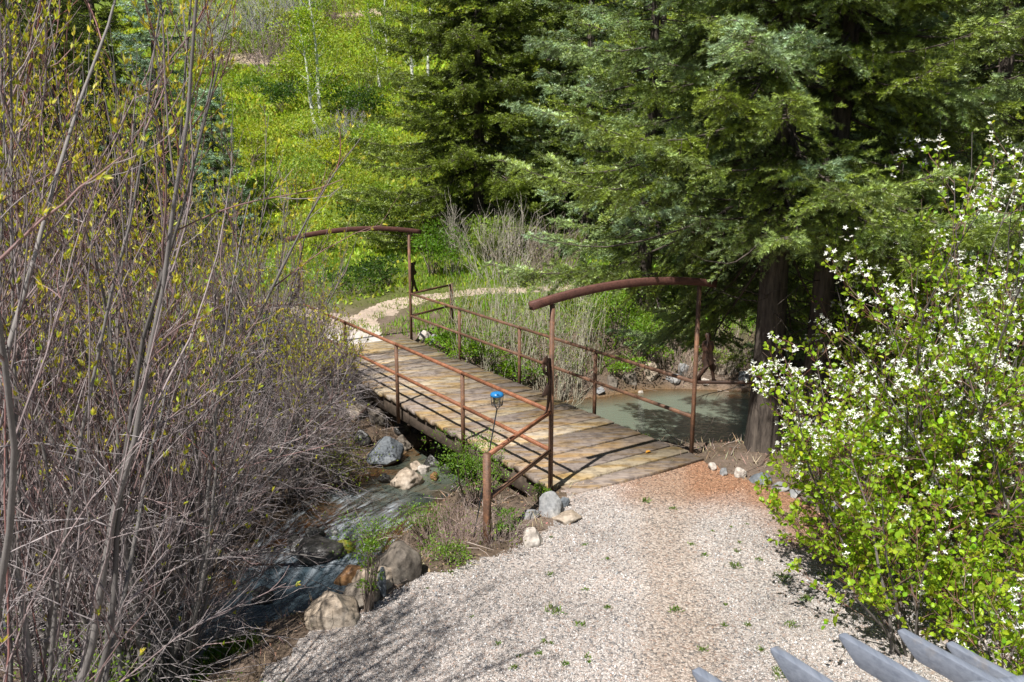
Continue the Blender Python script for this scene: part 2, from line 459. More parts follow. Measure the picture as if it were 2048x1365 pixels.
mx = N_(nt, 'MixShader'); nt.links.new(mxf.outputs[0], mx.inputs[0]); nt.links.new(clear.outputs[0], mx.inputs[1]); nt.links.new(p.outputs[0], mx.inputs[2])
nt.links.new(mx.outputs[0], out.inputs['Surface'])
MAT['water'] = m

def plain(name, col, rough=.5, spec=.4, metal=0, nscale=12, var=.25):
    m, nt, out = newmat(name); n = noise(nt, nscale, 5, .6)
    a = tuple(c * (1 - var) for c in col); b = tuple(min(1, c * (1 + var)) for c in col)
    principled(nt, out, ramp(nt, n.outputs['Fac'], [(.3, a), (.7, b)]).outputs[0], rough, bump(nt, n.outputs['Fac'], .1, .003), spec, metal); return m
m, nt, out = newmat('shaded_grey_paint')
tc = N_(nt, 'TexCoord'); mp = N_(nt, 'Mapping'); mp.inputs['Rotation'].default_value = (0, 0, -.541); mp.inputs['Scale'].default_value = (22, 1.2, 22); nt.links.new(tc.outputs['Object'], mp.inputs['Vector'])
g = noise(nt, 2.2, 6, .65, mp.outputs[0]); g2 = noise(nt, 5, 5, .6)
c = ramp(nt, g.outputs['Fac'], [(.25, (.105, .12, .155)), (.5, (.17, .19, .23)), (.75, (.22, .24, .285))]).outputs[0]  # grey paint with the bluish shade of the unseen house mixed into its colour
c = mixc(nt, c, (.30, .25, .19), ramp(nt, g2.outputs['Fac'], [(.56, (0, 0, 0)), (.72, (.55, .55, .55))]).outputs[0])
principled(nt, out, c, .55, bump(nt, g.outputs['Fac'], .3, .004), .35); MAT['shaded_grey_paint'] = m
MAT['blue_cap'] = plain('blue_plastic', (.02, .16, .38), .3, .5, 0, 20, .2)
MAT['black_metal'] = plain('black_metal', (.025, .03, .035), .5, .4, 0, 30, .3)
m, nt, out = newmat('lamp_glass'); p = principled(nt, out, (.62, .55, .28), .25, None, .5); p.inputs['Transmission Weight'].default_value = .45; MAT['glass'] = m

# ------------------------------------------------------------------ ground sheets
def axis(lo, a, b, hi, step, gr):
    c = list(np.arange(a, b + 1e-6, step)); s = step; x = a; L = []
    while x > lo: s = min(s * gr, 4); x -= s; L.append(x)
    s = step; x = b; R = []
    while x < hi: s = min(s * gr, 4); x += s; R.append(x)
    return np.array(L[::-1] + c + R)
gx = axis(-160, -6.5, 6.5, 160, .065, 1.06); gy = axis(-12, 4.2, 20, 280, .065, 1.035)
X, Y = np.meshgrid(gx, gy); Z = height(X, Y)
nx, ny = len(gx), len(gy)
gidx = np.arange(nx * ny).reshape(ny, nx)
Q = np.stack([gidx[:-1, :-1], gidx[:-1, 1:], gidx[1:, 1:], gidx[1:, :-1]], -1).reshape(-1, 4)
cx = (X[:-1, :-1] + X[1:, 1:]).ravel() / 2; cy = (Y[:-1, :-1] + Y[1:, 1:]).ravel() / 2
jx = cx + .12 * (vnoise(cx * 6, cy * 6, 2) - .5); jy = cy + .12 * (vnoise(cx * 6, cy * 6, 4) - .5)
m_gr = in_poly(jx, jy, GRAVEL)
m_pa = (path_mask(cx, cy) < .5) & ~m_gr & (np.abs(cx) < 12) & (cy < 27) & (cy > 16.5)
V = np.stack([X.ravel(), Y.ravel(), Z.ravel()], -1)

def ground_colour(x, y, z):
    d, hw, wz, al = stream_info(x, y); e = d - hw
    n1 = fbm(x * .35, y * .35, 31); n2 = fbm(x * 1.7, y * 1.7, 33); n3 = fbm(x * .09, y * .09, 35)
    soil = np.array([.115, .085, .062]); litter = np.array([.165, .125, .098]); grass = np.array([.085, .13, .018]); wet = np.array([.20, .12, .05]); mead = np.array([.11, .155, .022]); pale = np.array([.42, .33, .24])
    c = soil + (litter - soil) * sstep(.35, .6, n2)[:, None]
    gm = sstep(.38, .55, n1 + .25 * (n2 - .47)) * sstep(13, 17, y) * sstep(.9, 1.6, e)
    c = c + (grass - c) * gm[:, None]
    fm = sstep(19, 24, y) * (1 - .35 * sstep(.5, .62, n3))
    c = c + (mead * (1 + .5 * (n1 - .47))[:, None] - c) * fm[:, None]
    w = 1 - sstep(-.1, .35, e); c = c + (wet - c) * w[:, None]
    # bare soil cuts on the slope
    for (bx, by, ra, rb) in BARE:
        q = ((x - bx) / ra) ** 2 + ((y - by) / rb) ** 2 + .8 * (n2 - .47)
        c = c + (pale - c) * (1 - sstep(.7, 1.1, q))[:, None]
    return np.clip(c, .01, 1)

BARE = []
for (u, v, ra, rb) in [(500, 122, 4.5, 1.6), (725, 28, 3.2, 2.6), (120, 235, 2.4, 1.3)]:
    g = ground(u, v); BARE.append((g[0], g[1], ra, rb))

def sheet(name, mask, col_fn, mat, dz=0):
    q = Q[mask]; used, invx = np.unique(q.ravel(), return_inverse=True)
    v = V[used].copy(); v[:, 2] += dz
    me = build_mesh(name, v, invx.reshape(-1, 4), mat, col_fn(v[:, 0], v[:, 1], v[:, 2]), True)
    return tag(link(name, me), kind='structure')

def gravel_colour(x, y, z):
    n = fbm(x * .9, y * .9, 41); n2 = fbm(x * 3, y * 3, 43)
    c = np.array([1.0, 1.0, 1.0]) * (1.0 + .55 * (n - .47) + .35 * (n2 - .47))[:, None]
    # spruce litter stains the end by the bridge and the right edge
    P = br(-.55, 2.0); d1 = np.hypot((x - P[0]) / 2.3, (y - P[1]) / 1.4)
    lit = 1 - sstep(.35, 1.15, d1 + .9 * (n - .47))
    e = seg_dist(x, y, [tuple(p) for p in GPR]); lit = np.maximum(lit, (1 - sstep(.2, .95, e + .6 * (n2 - .47))) * 1.0)
    c = c * (1 - lit[:, None]) + np.array([.80, .50, .33]) * lit[:, None]
    # trodden, dustier tracks
    tr = 1 - sstep(.15, .5, np.abs(x - 1.35 - .12 * (y - 6)) + .5 * (n - .47))
    c = c * (1 - .5 * tr[:, None]) + np.array([.92, .80, .68]) * .5 * tr[:, None]
    n4 = fbm(x * .55 + 3, y * .55, 45); dk = sstep(.52, .66, n4) * .35; c = c * (1 - dk[:, None]) + np.array([.66, .62, .58]) * dk[:, None]
    return c
def gravel_fine(x, y):
    n = fbm(x * .9, y * .9, 41)
    return np.maximum(1 - sstep(.15, .5, np.abs(x - 1.35 - .12 * (y - 6)) + .5 * (n - .47)), .9 * sstep(.55, .66, fbm(x * 1.3, y * 1.3, 47)))

def path_colour(x, y, z):
    n = fbm(x * 1.3, y * 1.3, 51)
    near = 1 - sstep(17.5, 19.5, y)
    return np.array([.40, .32, .255]) * (.8 + .5 * n)[:, None] * (1 - near[:, None]) + np.array([.50, .46, .42]) * near[:, None] * (.8 + .4 * n)[:, None]

sheet('ground', ~m_gr & ~m_pa, ground_colour, MAT['ground'])
sheet('gravel_drive', m_gr, gravel_colour, MAT['gravel'])
sheet('path', m_pa, path_colour, ground_mat('path_dirt', 14, .6, .02))

# ------------------------------------------------------------------ water
def make_water():
    pts = []; acc = 0
    P = STREAM[:, :2]; seg = np.hypot(*(np.diff(P, axis=0).T)); s = np.concatenate([[0], np.cumsum(seg)])
    ss = np.arange(0, s[-1], .09)
    cxs = np.interp(ss, s, P[:, 0]); cys = np.interp(ss, s, P[:, 1])
    k = np.ones(15) / 15
    sm = lambda a: np.convolve(np.pad(a, 7, 'edge'), k, 'valid')
    cxs, cys = sm(cxs), sm(cys); hw = sm(np.interp(ss, s, STREAM[:, 2])); wz = sm(np.interp(ss, s, STREAM[:, 3]))
    tx = np.gradient(cxs); ty = np.gradient(cys); L = np.hypot(tx, ty); nxx, nyy = -ty / L, tx / L
    M = 41; f = np.linspace(-1, 1, M)
    W = (hw + .75)[:, None] * f[None]
    x = cxs[:, None] + nxx[:, None] * W; y = cys[:, None] + nyy[:, None] * W
    z = np.repeat(wz[:, None], M, 1)
    grad = np.clip(-np.gradient(wz, ss) * 5, 0, 1)
    fast = sstep(.12, .8, grad)[:, None]
    z = z + fast * .05 * (fbm(ss[:, None] * 3 + W * 1.5, W * 5, 61) - .47)
    dep = z - height(x, y)
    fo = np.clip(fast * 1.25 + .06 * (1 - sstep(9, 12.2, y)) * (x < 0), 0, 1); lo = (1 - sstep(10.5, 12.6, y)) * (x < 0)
    lo2 = (1 - sstep(12.4, 13.6, y)) * sstep(10.2, 10.9, y) * (x < 0.2); dep = dep * (1 - .5 * lo2)
    n = len(ss); gi = np.arange(n * M).reshape(n, M)
    q = np.stack([gi[:-1, :-1], gi[:-1, 1:], gi[1:, 1:], gi[1:, :-1]], -1).reshape(-1, 4)
    dd = dep.ravel()
    keep = (dd[q].max(1) > -.03)
    q = q[keep]; used, inv = np.unique(q.ravel(), return_inverse=True)
    v = np.stack([x.ravel(), y.ravel(), z.ravel()], -1)[used]
    al = np.repeat(ss[:, None], M, 1).ravel()[used]; ac = W.ravel()[used]
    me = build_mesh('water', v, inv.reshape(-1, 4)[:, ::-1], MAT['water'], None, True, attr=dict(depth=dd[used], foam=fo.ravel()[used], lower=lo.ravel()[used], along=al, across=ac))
    tag(link('water', me), kind='structure')
make_water()
def water_z(x, y): return float(stream_info(np.array([x]), np.array([y]))[2][0])
def at_water(u, v, z0=-1.1):
    p = at_z(u, v, z0)
    for _ in range(6): p = at_z(u, v, water_z(p[0], p[1]))
    return p

# ------------------------------------------------------------------ rocks
def ico(sub):
    bm = bmesh.new(); bmesh.ops.create_icosphere(bm, subdivisions=sub, radius=1)
    v = np.array([p.co[:] for p in bm.verts]); f = np.array([[q.index for q in t.verts] for t in bm.faces]); bm.free(); return v, f
ICO4 = ico(5); ICO0 = ico(1)

def rock_mesh(seed, size, flat=.5, cuts=13):
    r = np.random.default_rng(seed); v, f = ICO4; v = v.copy()
    for i in range(cuts):
        n = unit(r.normal(size=3)); d = r.uniform(.48, .86)
        s = v @ n; over = np.maximum(s - d, 0); v -= over[:, None] * n * .85
    for o in range(4):
        k = r.normal(size=(3, 5)) * (1.6 * 2 ** o); ph = r.random(5) * 6.28
        v *= (1 + (.055 / 2 ** o) * np.sin(v @ k + ph).sum(1, keepdims=True))
    v = v / np.abs(v).max(0) * np.asarray(size) / 2
    return v, f

def rock(label, base, size, kind, rot=0, sink=.25, name='boulder', group=None, tilt=0):
    v, f = rock_mesh(int(abs(base[0] * 131 + base[1] * 977)) + 7, size)
    c, s = math.cos(rot), math.sin(rot)
    if tilt: ct, st_ = math.cos(tilt), math.sin(tilt); v = v @ np.array([[1, 0, 0], [0, ct, st_], [0, -st_, ct]])
    v = v @ np.array([[c, s, 0], [-s, c, 0], [0, 0, 1]])
    v[:, 2] += size[2] * (.5 - sink)
    me = build_mesh(name, v, f, RM[kind], None, True)
    o = link(name, me, None, base); return tag(o, label, 'rock' if name == 'boulder' else 'stone', group)

def rock_px(label, u, v, wpx, hpx, kind, on='g', rot=0, sink=.3, name='boulder', dz=0, depthf=.8, group=None, tilt=0):
    """rock whose base centre shows at u,v, wpx wide and hpx tall in the photo"""
    p = ground(u, v) if on == 'g' else at_water(u, v)
    dist = np.linalg.norm(p - [0, 0, CAM_H]); m = dist / FPX
    w = wpx * m; h = hpx * m
    p = p + np.array([0, depthf * w * .35, dz])
    rock(label, p, (w, w * depthf, h / (1 - sink)), kind, rot, sink, name, group, tilt)

GR_S = 'rocks along the creek'
R_ = rock_px
R_('large rounded blue-grey boulder at the water edge left of the bridge', 772, 935, 88, 54, 'blue', 'w', .2)
R_('flat tan slab lying in the shallow brown water below the blue-grey boulder', 806, 975, 72, 34, 'tan', 'w', -.3, .35)
R_('tan rounded rock on the dark bank above the blue-grey boulder', 762, 885, 52, 42, 'tan', 'w', .5)
R_('small pinkish stone between the blue-grey boulder and the dark water', 832, 944, 26, 20, 'tan', 'w', .1)
R_('small white stone at the shadow edge under the bridge', 848, 948, 28, 16, 'pale', 'w', .8)
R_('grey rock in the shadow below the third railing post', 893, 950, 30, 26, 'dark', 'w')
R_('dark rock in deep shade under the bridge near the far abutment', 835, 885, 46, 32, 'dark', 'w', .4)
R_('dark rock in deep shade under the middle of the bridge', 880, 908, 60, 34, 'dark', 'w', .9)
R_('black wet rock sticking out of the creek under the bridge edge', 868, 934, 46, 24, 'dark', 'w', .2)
R_('long dark flat rock splitting the small cascade', 642, 1128, 110, 36, 'dark', 'w', .12, .3)
R_('small yellow-green mossy rock beside the cascade', 684, 1112, 46, 26, 'moss', 'w', .3)
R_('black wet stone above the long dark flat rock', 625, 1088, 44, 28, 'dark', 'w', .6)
R_('low wet orange-brown rock in the creek pool', 702, 1172, 74, 36, 'orange', 'w', .3, .35)
R_('big grey-brown boulder between creek and gravel edge', 795, 1168, 118, 70, 'brown', 'g', .4, .42)
R_('flat tan boulder of water-worn stone at the near creek edge', 742, 1180, 80, 44, 'tan', 'g', .2, .35)
R_('broad tan boulder at the gravel edge nearest the willow', 650, 1262, 120, 62, 'tan', 'g', .25, .42)
R_('grey-brown flat boulder above the gravel edge beside the leafy sprig', 722, 1215, 90, 40, 'brown', 'g', .1, .4)
R_('thin blue-grey slab standing on edge by the gravel', 762, 1195, 26, 58, 'blue', 'g', .9, .25, 'boulder', 0, .9)
R_('grey boulder with a dark hollow at the foot of the near arch post', 1101, 1036, 64, 42, 'grey', 'g', .2, .45)
R_('pale rounded stone at the gravel edge below the arch post', 1068, 1092, 58, 34, 'pale', 'g', .5, .5)
R_('small bluish stone tucked against the bridge end', 1129, 1016, 24, 24, 'blue', 'g', .5, .25, 'edging_stone')
R_('low tan stone beside the grey hollow boulder', 1128, 1048, 70, 16, 'tan', 'g', .3, .5, 'edging_stone')
R_('grey flat stone in the weeds left of the hollow boulder', 1062, 1040, 40, 22, 'grey', 'g', .3, .4)
for i, (lb, u, v, w, h, k) in enumerate([
    ('pale pink edging stone nearest the right bridge corner', 1428, 942, 20, 14, 'pale'), ('grey edging stone right of the pale pink one', 1450, 952, 24, 14, 'grey'),
    ('round cream edging stone in front of the spruce trunk', 1482, 956, 30, 18, 'pale'), ('long blue-grey edging stone at the foot of the spruce trunk', 1524, 970, 48, 22, 'blue'),
    ('low grey edging stone right of the long blue-grey one', 1562, 984, 36, 16, 'grey'), ('small grey edging stone beside the leaning trunk', 1590, 996, 28, 14, 'grey'),
    ('shaded brown edging stone under the flowering shrub', 1622, 1010, 40, 20, 'brown'), ('large shaded grey edging stone farthest along the gravel edge', 1662, 1028, 46, 24, 'grey')]):
    R_(lb, u, v, w, h, k, 'g', i * .7, .35, 'edging_stone', 0, .8, 'edging stones along the gravel')
for i, (lb, u, v, w, h, k) in enumerate([
    ('rounded tan boulder at the far pool edge behind the lower rail', 1304, 762, 34, 36, 'tan'), ('grey brown rock left of the rounded tan pool boulder', 1262, 770, 40, 24, 'brown'),
    ('small dull rock at the left end of the far pool edge', 1224, 776, 34, 22, 'brown'), ('flat grey slab at the far waterline', 1346, 768, 46, 18, 'grey'),
    ('white topped stone breaking the pool surface', 1283, 793, 14, 10, 'pale'), ('grey boulder on the far bank below the root tangle', 1366, 752, 34, 26, 'grey'),
    ('tan boulder right of the striding cutout figure', 1436, 752, 40, 30, 'tan'), ('large round grey boulder near the spruce trunk across the pool', 1466, 752, 38, 32, 'brown'),
    ('blue-grey rock at the waterline beside the spruce trunk', 1490, 768, 34, 24, 'blue'), ('pale wet stone at the shallow inflow of the pool', 1412, 768, 34, 12, 'pale'),
    ('tan block of rock high on the far bank by the trunk', 1482, 722, 30, 22, 'tan'), ('small grey rock in twigs on the far bank', 1196, 792, 26, 16, 'grey'),
    ('brown rock in the dead sticks beyond the bridge', 1128, 800, 30, 18, 'brown')]):
    R_(lb, u, v, w, h, k, 'g', i * .9, .3, 'boulder', 0, .8)
for i, (lb, u, v, w, h, k) in enumerate([
    ('pale boulder beside the far right arch post', 850, 684, 30, 24, 'pale'), ('grey rock at the far bridge corner by the green plants', 868, 692, 26, 22, 'grey'),
    ('long pale rock shoring the bank below the far bridge edge', 668, 800, 74, 40, 'pale'), ('pale tan rock on the bank under the railing', 704, 838, 60, 34, 'tan'),
    ('sandy rock on the far bank under the twigs', 640, 748, 40, 26, 'pale')]):
    R_(lb, u, v, w, h, k, 'g', i * .8 + .3, .3)
for i, (lb, u, v, w, h, k) in enumerate([
    ('grey rock wedged on the bank just above the blue-grey boulder', 800, 902, 44, 30, 'brown'), ('dark stone on the bank between the tan rock and the deck edge', 800, 868, 46, 30, 'dark'),
    ('brown rock under the deck edge left of the second railing post', 752, 850, 44, 30, 'brown'), ('small dark rock left of the tan bank rock', 722, 890, 38, 26, 'dark'),
    ('low grey rock half buried below the willow twigs by the boulder', 716, 925, 46, 26, 'brown'), ('wet dark stone at the water edge below the flat tan slab', 770, 968, 34, 18, 'dark'),
    ('rough grey rock deep under the deck beside the first railing post', 905, 900, 44, 32, 'grey'), ('brown cobble in the brown shallows under the deck', 868, 962, 24, 14, 'orange'),
    ('dark cobble at the near creek edge under the green shrub', 912, 985, 34, 20, 'dark'), ('brown rock under the green creek plants at the bank', 830, 1048, 40, 20, 'brown'),
    ('small grey stone in the cascade', 668, 1072, 26, 14, 'grey'), ('black rock at the left creek edge under the twigs', 592, 1112, 60, 30, 'dark'), ('dark stone at the tail of the creek pool', 520, 1210, 50, 24, 'dark')]):
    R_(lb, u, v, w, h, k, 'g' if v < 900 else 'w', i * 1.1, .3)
# dark rocks by the water behind the flowering shrub
R_('dark grey creek rock behind the flowering shrub', 1912, 880, 70, 30, 'dark', 'w', .2)
R_('shaded grey rock between the stems of the flowering shrub', 1960, 905, 60, 26, 'grey', 'w', .5)

# ------------------------------------------------------------------ pebbles of the gravel (past counting)
def pebbles():
    N = 150000; r = np.random.default_rng(5)
    y = 5.3 + 5.6 * r.random(N) ** 1.15; x = -2.4 + 7.0 * r.random(N)
    m = in_poly(x, y, GRAVEL) & (np.abs(x) < .64 * y + .3); x, y = x[m], y[m]
    fine = gravel_fine(x, y)
    keep = r.random(len(x)) > fine * .72; x, y, fine = x[keep], y[keep], fine[keep]; n = len(x)
    z = height(x, y)
    size = (.0062 + .0115 * r.random(n) ** 2.4) * (1 - .3 * fine) * np.where(r.random(n) < .006, 1.9, 1)
    v, f = ICO0
    jit = 1 + .25 * r.normal(size=(n, len(v), 1))
    q = r.normal(size=(n, 3, 3)); q, _ = np.linalg.qr(q)
    sc = np.stack([np.ones(n), r.uniform(.6, .9, n), r.uniform(.4, .75, n)], -1) * size[:, None]
    P = np.einsum('nij,nvj->nvi', q * .45 + np.eye(3) * .6, v[None] * sc[:, None] * np.clip(jit, .7, 1.4))
    P += np.stack([x, y, z + size * .25], -1)[:, None]
    F = (f[None] + (np.arange(n) * len(v))[:, None, None]).reshape(-1, 3)
    pal = np.array([(.60, .56, .53), (.50, .455, .42), (.42, .37, .335), (.28, .27, .265), (.13, .13, .135), (.70, .68, .66), (.42, .30, .235), (.50, .43, .38), (.34, .35, .36)])
    pr = np.array([.2, .2, .14, .1, .07, .10, .05, .09, .05])
    c = pal[r.choice(len(pal), n, p=pr / pr.sum())] * (.92 + .2 * r.normal(size=(n, 1)) * .5)
    t = gravel_colour(x, y, z); c = np.clip(c * (t ** 1.0), .03, .9)
    me = build_mesh('gravel_pebbles', P.reshape(-1, 3), F, MAT['pebble'], np.repeat(c, len(v), 0), True)
    tag(link('gravel_pebbles', me), 'loose pale pebbles covering the drive', None, None, 'stuff')
pebbles()

# ------------------------------------------------------------------ bridge
def rot2(v): return v
bridge = thing('footbridge', 'weathered plank footbridge with rusty steel railings and arched end beams over the creek', 'footbridge', br(0, 0))
def bpart(name, acc, mat, smooth=False, label=None):
    me = acc.mesh(name, mat, smooth)
    o = link(name, me, bridge, None)
    o.matrix_parent_inverse = bridge.matrix_world.inverted() if False else o.matrix_parent_inverse
    o.location = [-c for c in bridge.location]
    if label: o['label'] = label
    return o

def plank_deck():
    a = Acc(); r = np.random.default_rng(3); k = -.26; i = 0
    base = np.array([(.34, .285, .225), (.28, .235, .205), (.38, .32, .225), (.25, .21, .185), (.33, .265, .21), (.42, .36, .28)])
    while k < 8.38:
        w = .277 + r.uniform(-.012, .008); n0 = .055 + r.normal() * .012; n1 = BW - .05 + r.normal() * .012
        if i == 0: n0, n1 = .16, BW - .03
        z = -.035 + r.normal() * .003; tw = r.normal() * .002
        c = base[r.integers(len(base))] * r.uniform(.85, 1.12)
        if k > 4.5: c = c * .85 + np.array([.45, .41, .37]) * .15
        p0, p1 = br(k + w / 2, n0, z + tw), br(k + w / 2, n1, z - tw)
        V, F = bar(p0, p1, w, .07, UP, .07)
        a.add(V, F, c); k += .303; i += 1
    return bpart('deck', a, MAT['plank'])
plank_deck()
for n in (.16, 1.17, BW - .2):
    a = Acc(); V, F = bar(br(.12, n, -.20), br(8.3, n, -.20), .14, .25); a.add(V, F); bpart('stringer', a, MAT['beam_wood'])
a = Acc(); V, F = bar(br(.18, -.12, -.55), br(.18, BW + .1, -.55), .22, .42); a.add(V, F); bpart('abutment_timber', a, MAT['beam_wood'])
a = Acc(); V, F = bar(br(8.2, -.1, -.55), br(8.2, BW + .1, -.55), .22, .42); a.add(V, F); bpart('abutment_timber', a, MAT['beam_wood'])
PW = .048
H1, H2 = .974, .4935
for side, n in ((0, 0.0), (1, BW)):
    for k in (1, 2, 3):
        a = Acc(); V, F = bar(br(k * BAY, n, -.32), br(k * BAY, n, H1 - .028), PW, PW, BD); a.add(V, F); bpart('railing_post', a, MAT['rust'])
    for nm, h in (('handrail', H1), ('lower_rail', H2)):
        a = Acc()
        for q in range(4):
            s0, s1 = (q * BAY + (PW / 2 + .002), (q + 1) * BAY - (PW / 2 + .002)) if h == H2 else (q * BAY + (PW / 2 + .002 if q == 0 else 0), (q + 1) * BAY - (PW / 2 + .002 if q == 3 else 0))
            V, F = bar(br(s0, n, h), br(s1, n, h), .040, .044); a.add(V, F)
        bpart(nm, a, MAT['rust_orange'] if side == 0 else MAT['rust'], label=None)
for k0 in (0, 4 * BAY):
    for n in (0, BW):
        a = Acc(); V, F = bar(br(k0, n, -.6 if k0 == 0 else -.5), br(k0, n, 2.252), PW, PW, BD); a.add(V, F); bpart('arch_post', a, MAT['rust'])
    # curved beam
    nn = np.linspace(-.29, BW + .27, 25); c0 = BW / 2; hf = BW / 2 + .28
    zz = 2.215 + .135 * (1 - ((nn - c0) / hf) ** 2)
    Vs = []
    for x, z in zip(nn, zz):
        sl = -2 * .135 * (x - c0) / hf ** 2; up = unit(np.array([-sl, 1.0])); ax = np.array([up[1], -up[0]])
        for dk, dz in ((-.034, 0), (.034, 0), (.038, .004), (.038, .088), (.034, .092), (-.034, .092), (-.038, .088), (-.038, .004)):
            Vs.append(br(k0 + dk, x + up[0] * dz, z + up[1] * dz))
    Vs = np.array(Vs); m8 = np.arange(8)
    F = [np.array([[s * 8 + i, s * 8 + (i + 1) % 8, (s + 1) * 8 + (i + 1) % 8, (s + 1) * 8 + i] for s in range(24) for i in range(8)]), np.array([m8[::-1], 24 * 8 + m8])]
    a = Acc(); a.add(Vs, F); bpart('arch_beam', a, MAT['arch_paint'])
WING = {}
for nm, k0, n0, dk, dn in (('A', 0, 0, -.745, -1.345), ('B', 0, BW, -.745, 1.345), ('C', 4 * BAY, BW, .82, 1.45), ('D', 4 * BAY, 0, .82, -1.45)):
    e = br(k0 + dk, n0 + dn); g = hz(e[0], e[1])
    e0, e1 = br(k0 + dk, n0 + dn, g - .3), br(k0 + dk, n0 + dn, .955)
    a = Acc(); V, F = bar(e0, e1, .07, .07, unit(np.array([e[0], e[1], 0]) - br(k0, n0))); a.add(V, F); bpart('wing_post', a, MAT['rust'])
    wd = unit(np.array([*(br(k0 + dk, n0 + dn) - br(k0, n0))[:2], 0])); WING[nm] = (br(k0, n0), wd)
    for h, h2 in ((H1, .93),) if nm == 'B' else ((H1, .93), (H2, .45)):
        a = Acc(); V, F = bar(br(k0, n0, h) + wd * .035, br(k0 + dk, n0 + dn, h2) - wd * .04, .040, .044); a.add(V, F)
        bpart('wing_rail', a, MAT['dark_steel'] if nm == 'B' else MAT['rust_orange'] if nm in 'AD' and h == H1 else MAT['rust'])

# cut steel silhouettes standing on the wing rails
def cutout(label, wing, polys, pole, zfoot):
    p, wd = WING[wing]; t = .010; nrm = np.cross(wd, UP); a = Acc()
    for P in polys:
        P = np.array(P, float); n = len(P)
        base = p + np.array([0, 0, zfoot])
        f = base + P[:, :1] * wd + P[:, 1:] * UP
        V = np.concatenate([f - nrm * t / 2, f + nrm * t / 2]); j = np.arange(n)
        q = np.stack([j, (j + 1) % n, n + (j + 1) % n, n + j], -1)
        a.add(V, [q, np.array([j[::-1]]), np.array([n + j])])
    o = link('steel_figure', a.mesh('steel_figure', MAT['dark_steel']))
    tag(o, label, 'metal figure', 'cutout steel figures on the bridge rails'); return o
def cA(z): return [((1101.5 - 1060 - x / 8.53) / 66.0, (1192 - y) / 1467.0) for x, y in z]
bodyA = cA([(285, 175), (292, 235), (330, 248), (362, 300), (372, 420), (366, 600), (372, 740), (378, 870), (345, 880), (330, 1000), (305, 1130), (290, 1168), (228, 1192), (235, 1175), (262, 1150), (285, 1050), (300, 880), (215, 850), (210, 820), (260, 720), (300, 650), (298, 560), (285, 470), (286, 400), (278, 340), (222, 300), (215, 285), (232, 210), (262, 190)])
armA = cA([(215, 295), (243, 300), (246, 380), (262, 440), (295, 500), (300, 560), (270, 510), (232, 450), (220, 380)])
legA = cA([(352, 875), (368, 1000), (362, 1130), (340, 1178), (380, 1178), (384, 1000), (378, 870)])
fA = cutout('dark steel cutout of a woman in a dress standing beside the near arch post', 'A', [bodyA, armA, legA], 0, H1 + .012)
bodyB = [(.12, .655), (.16, .66), (.19, .63), (.185, .59), (.17, .565), (.22, .54), (.24, .47), (.22, .40), (.235, .32), (.245, .26), (.28, .19), (.255, .13), (.27, .04), (.30, .0), (.23, .0), (.225, .06), (.205, .14), (.18, .20), (.13, .13), (.08, .06), (.09, .0), (.02, .0), (.03, .07), (.08, .15), (.10, .22), (.08, .30), (.09, .38), (.07, .47), (.08, .54), (.13, .565), (.115, .59), (.105, .63)]
fB = cutout('rusty steel cutout of a striding figure on the rail by the pool', 'B', [bodyB], 0, H1 + .006)
def cC(z): return [((800 + x / 8.03 - 819.0) / 49.0, (1215 - y) / 795.0) for x, y in z]
bodyC = cC([(175, 700), (250, 695), (240, 730), (225, 760), (232, 820), (255, 880), (240, 910), (215, 925), (215, 985), (235, 1050), (240, 1110), (280, 1215), (240, 1215), (222, 1140), (210, 1080), (198, 1130), (190, 1215), (168, 1215), (180, 1090), (178, 1000), (160, 960), (165, 850), (160, 780), (178, 745)])
fC = cutout('dark steel cutout of a thin figure on the far right wing rail', 'C', [bodyC], 0, H1 + .002)
fD = cutout('rust red steel cutout figure behind the willow twigs at the far left post', 'D', [[(x, y) for x, y in bodyC]], 0, H1 + .002)

# ------------------------------------------------------------------ solar lantern
def lathe(prof, c, S=20, mat=None):
    a = np.arange(S) / S * 2 * math.pi; V = np.array([(c[0] + r * math.cos(t), c[1] + r * math.sin(t), c[2] + z) for r, z in prof for t in a]); n = len(prof)
    j = np.arange(S); F = np.concatenate([np.stack([i * S + j, i * S + (j + 1) % S, (i + 1) * S + (j + 1) % S, (i + 1) * S + j], -1) for i in range(n - 1)])
    return V, F
top = at_y(994, 790, 8.36); base = at_y(971, 930, 8.36); dirn = unit(top - base)
gb = base - dirn * ((base[2] - hz(base[0], base[1])) / dirn[2] + .15)
lan = thing('solar_lantern', 'small solar garden lantern with a blue cap on a thin dark stake', 'lantern', gb)
def lpart(nm, V, F, mat, smooth=True):
    a = Acc(); a.add(np.asarray(V) - gb, F); link(nm, a.mesh(nm, mat, smooth), lan)
c = top
lpart('cap', *lathe([(.0, .030), (.035, .029), (.060, .020), (.070, .004), (.070, -.012), (.062, -.018), (.0, -.018)], c), MAT['blue_cap'])
lpart('glass_shade', *lathe([(.050, -.019), (.047, -.05), (.038, -.09), (.0, -.09)], c), MAT['glass'])
V, F = tubes(np.stack([np.linspace(gb, c + np.array([0, 0, -.15]), 6)]), .007, .007, 6); lpart('stake', V, F, MAT['black_metal'])
pts = []
for i in range(6):
    t = i / 6 * 2 * math.pi; e = np.array([math.cos(t), math.sin(t), 0])
    pts.append(np.linspace(c + e * .062 + [0, 0, -.016], c + e * .055 + [0, 0, -.105], 4))
V, F = tubes(np.array(pts), .0045, .0045, 5)
A_ = Acc(); A_.add(V, F)
tt = np.linspace(0, 2 * math.pi, 20)
for rr, zz in ((.056, -.09), (.056, -.105)):
    V, F = tubes(np.array([np.stack([c[0] + rr * np.cos(tt), c[1] + rr * np.sin(tt), c[2] + zz + 0 * tt], -1)]), .004, .004, 5); A_.add(V, F)
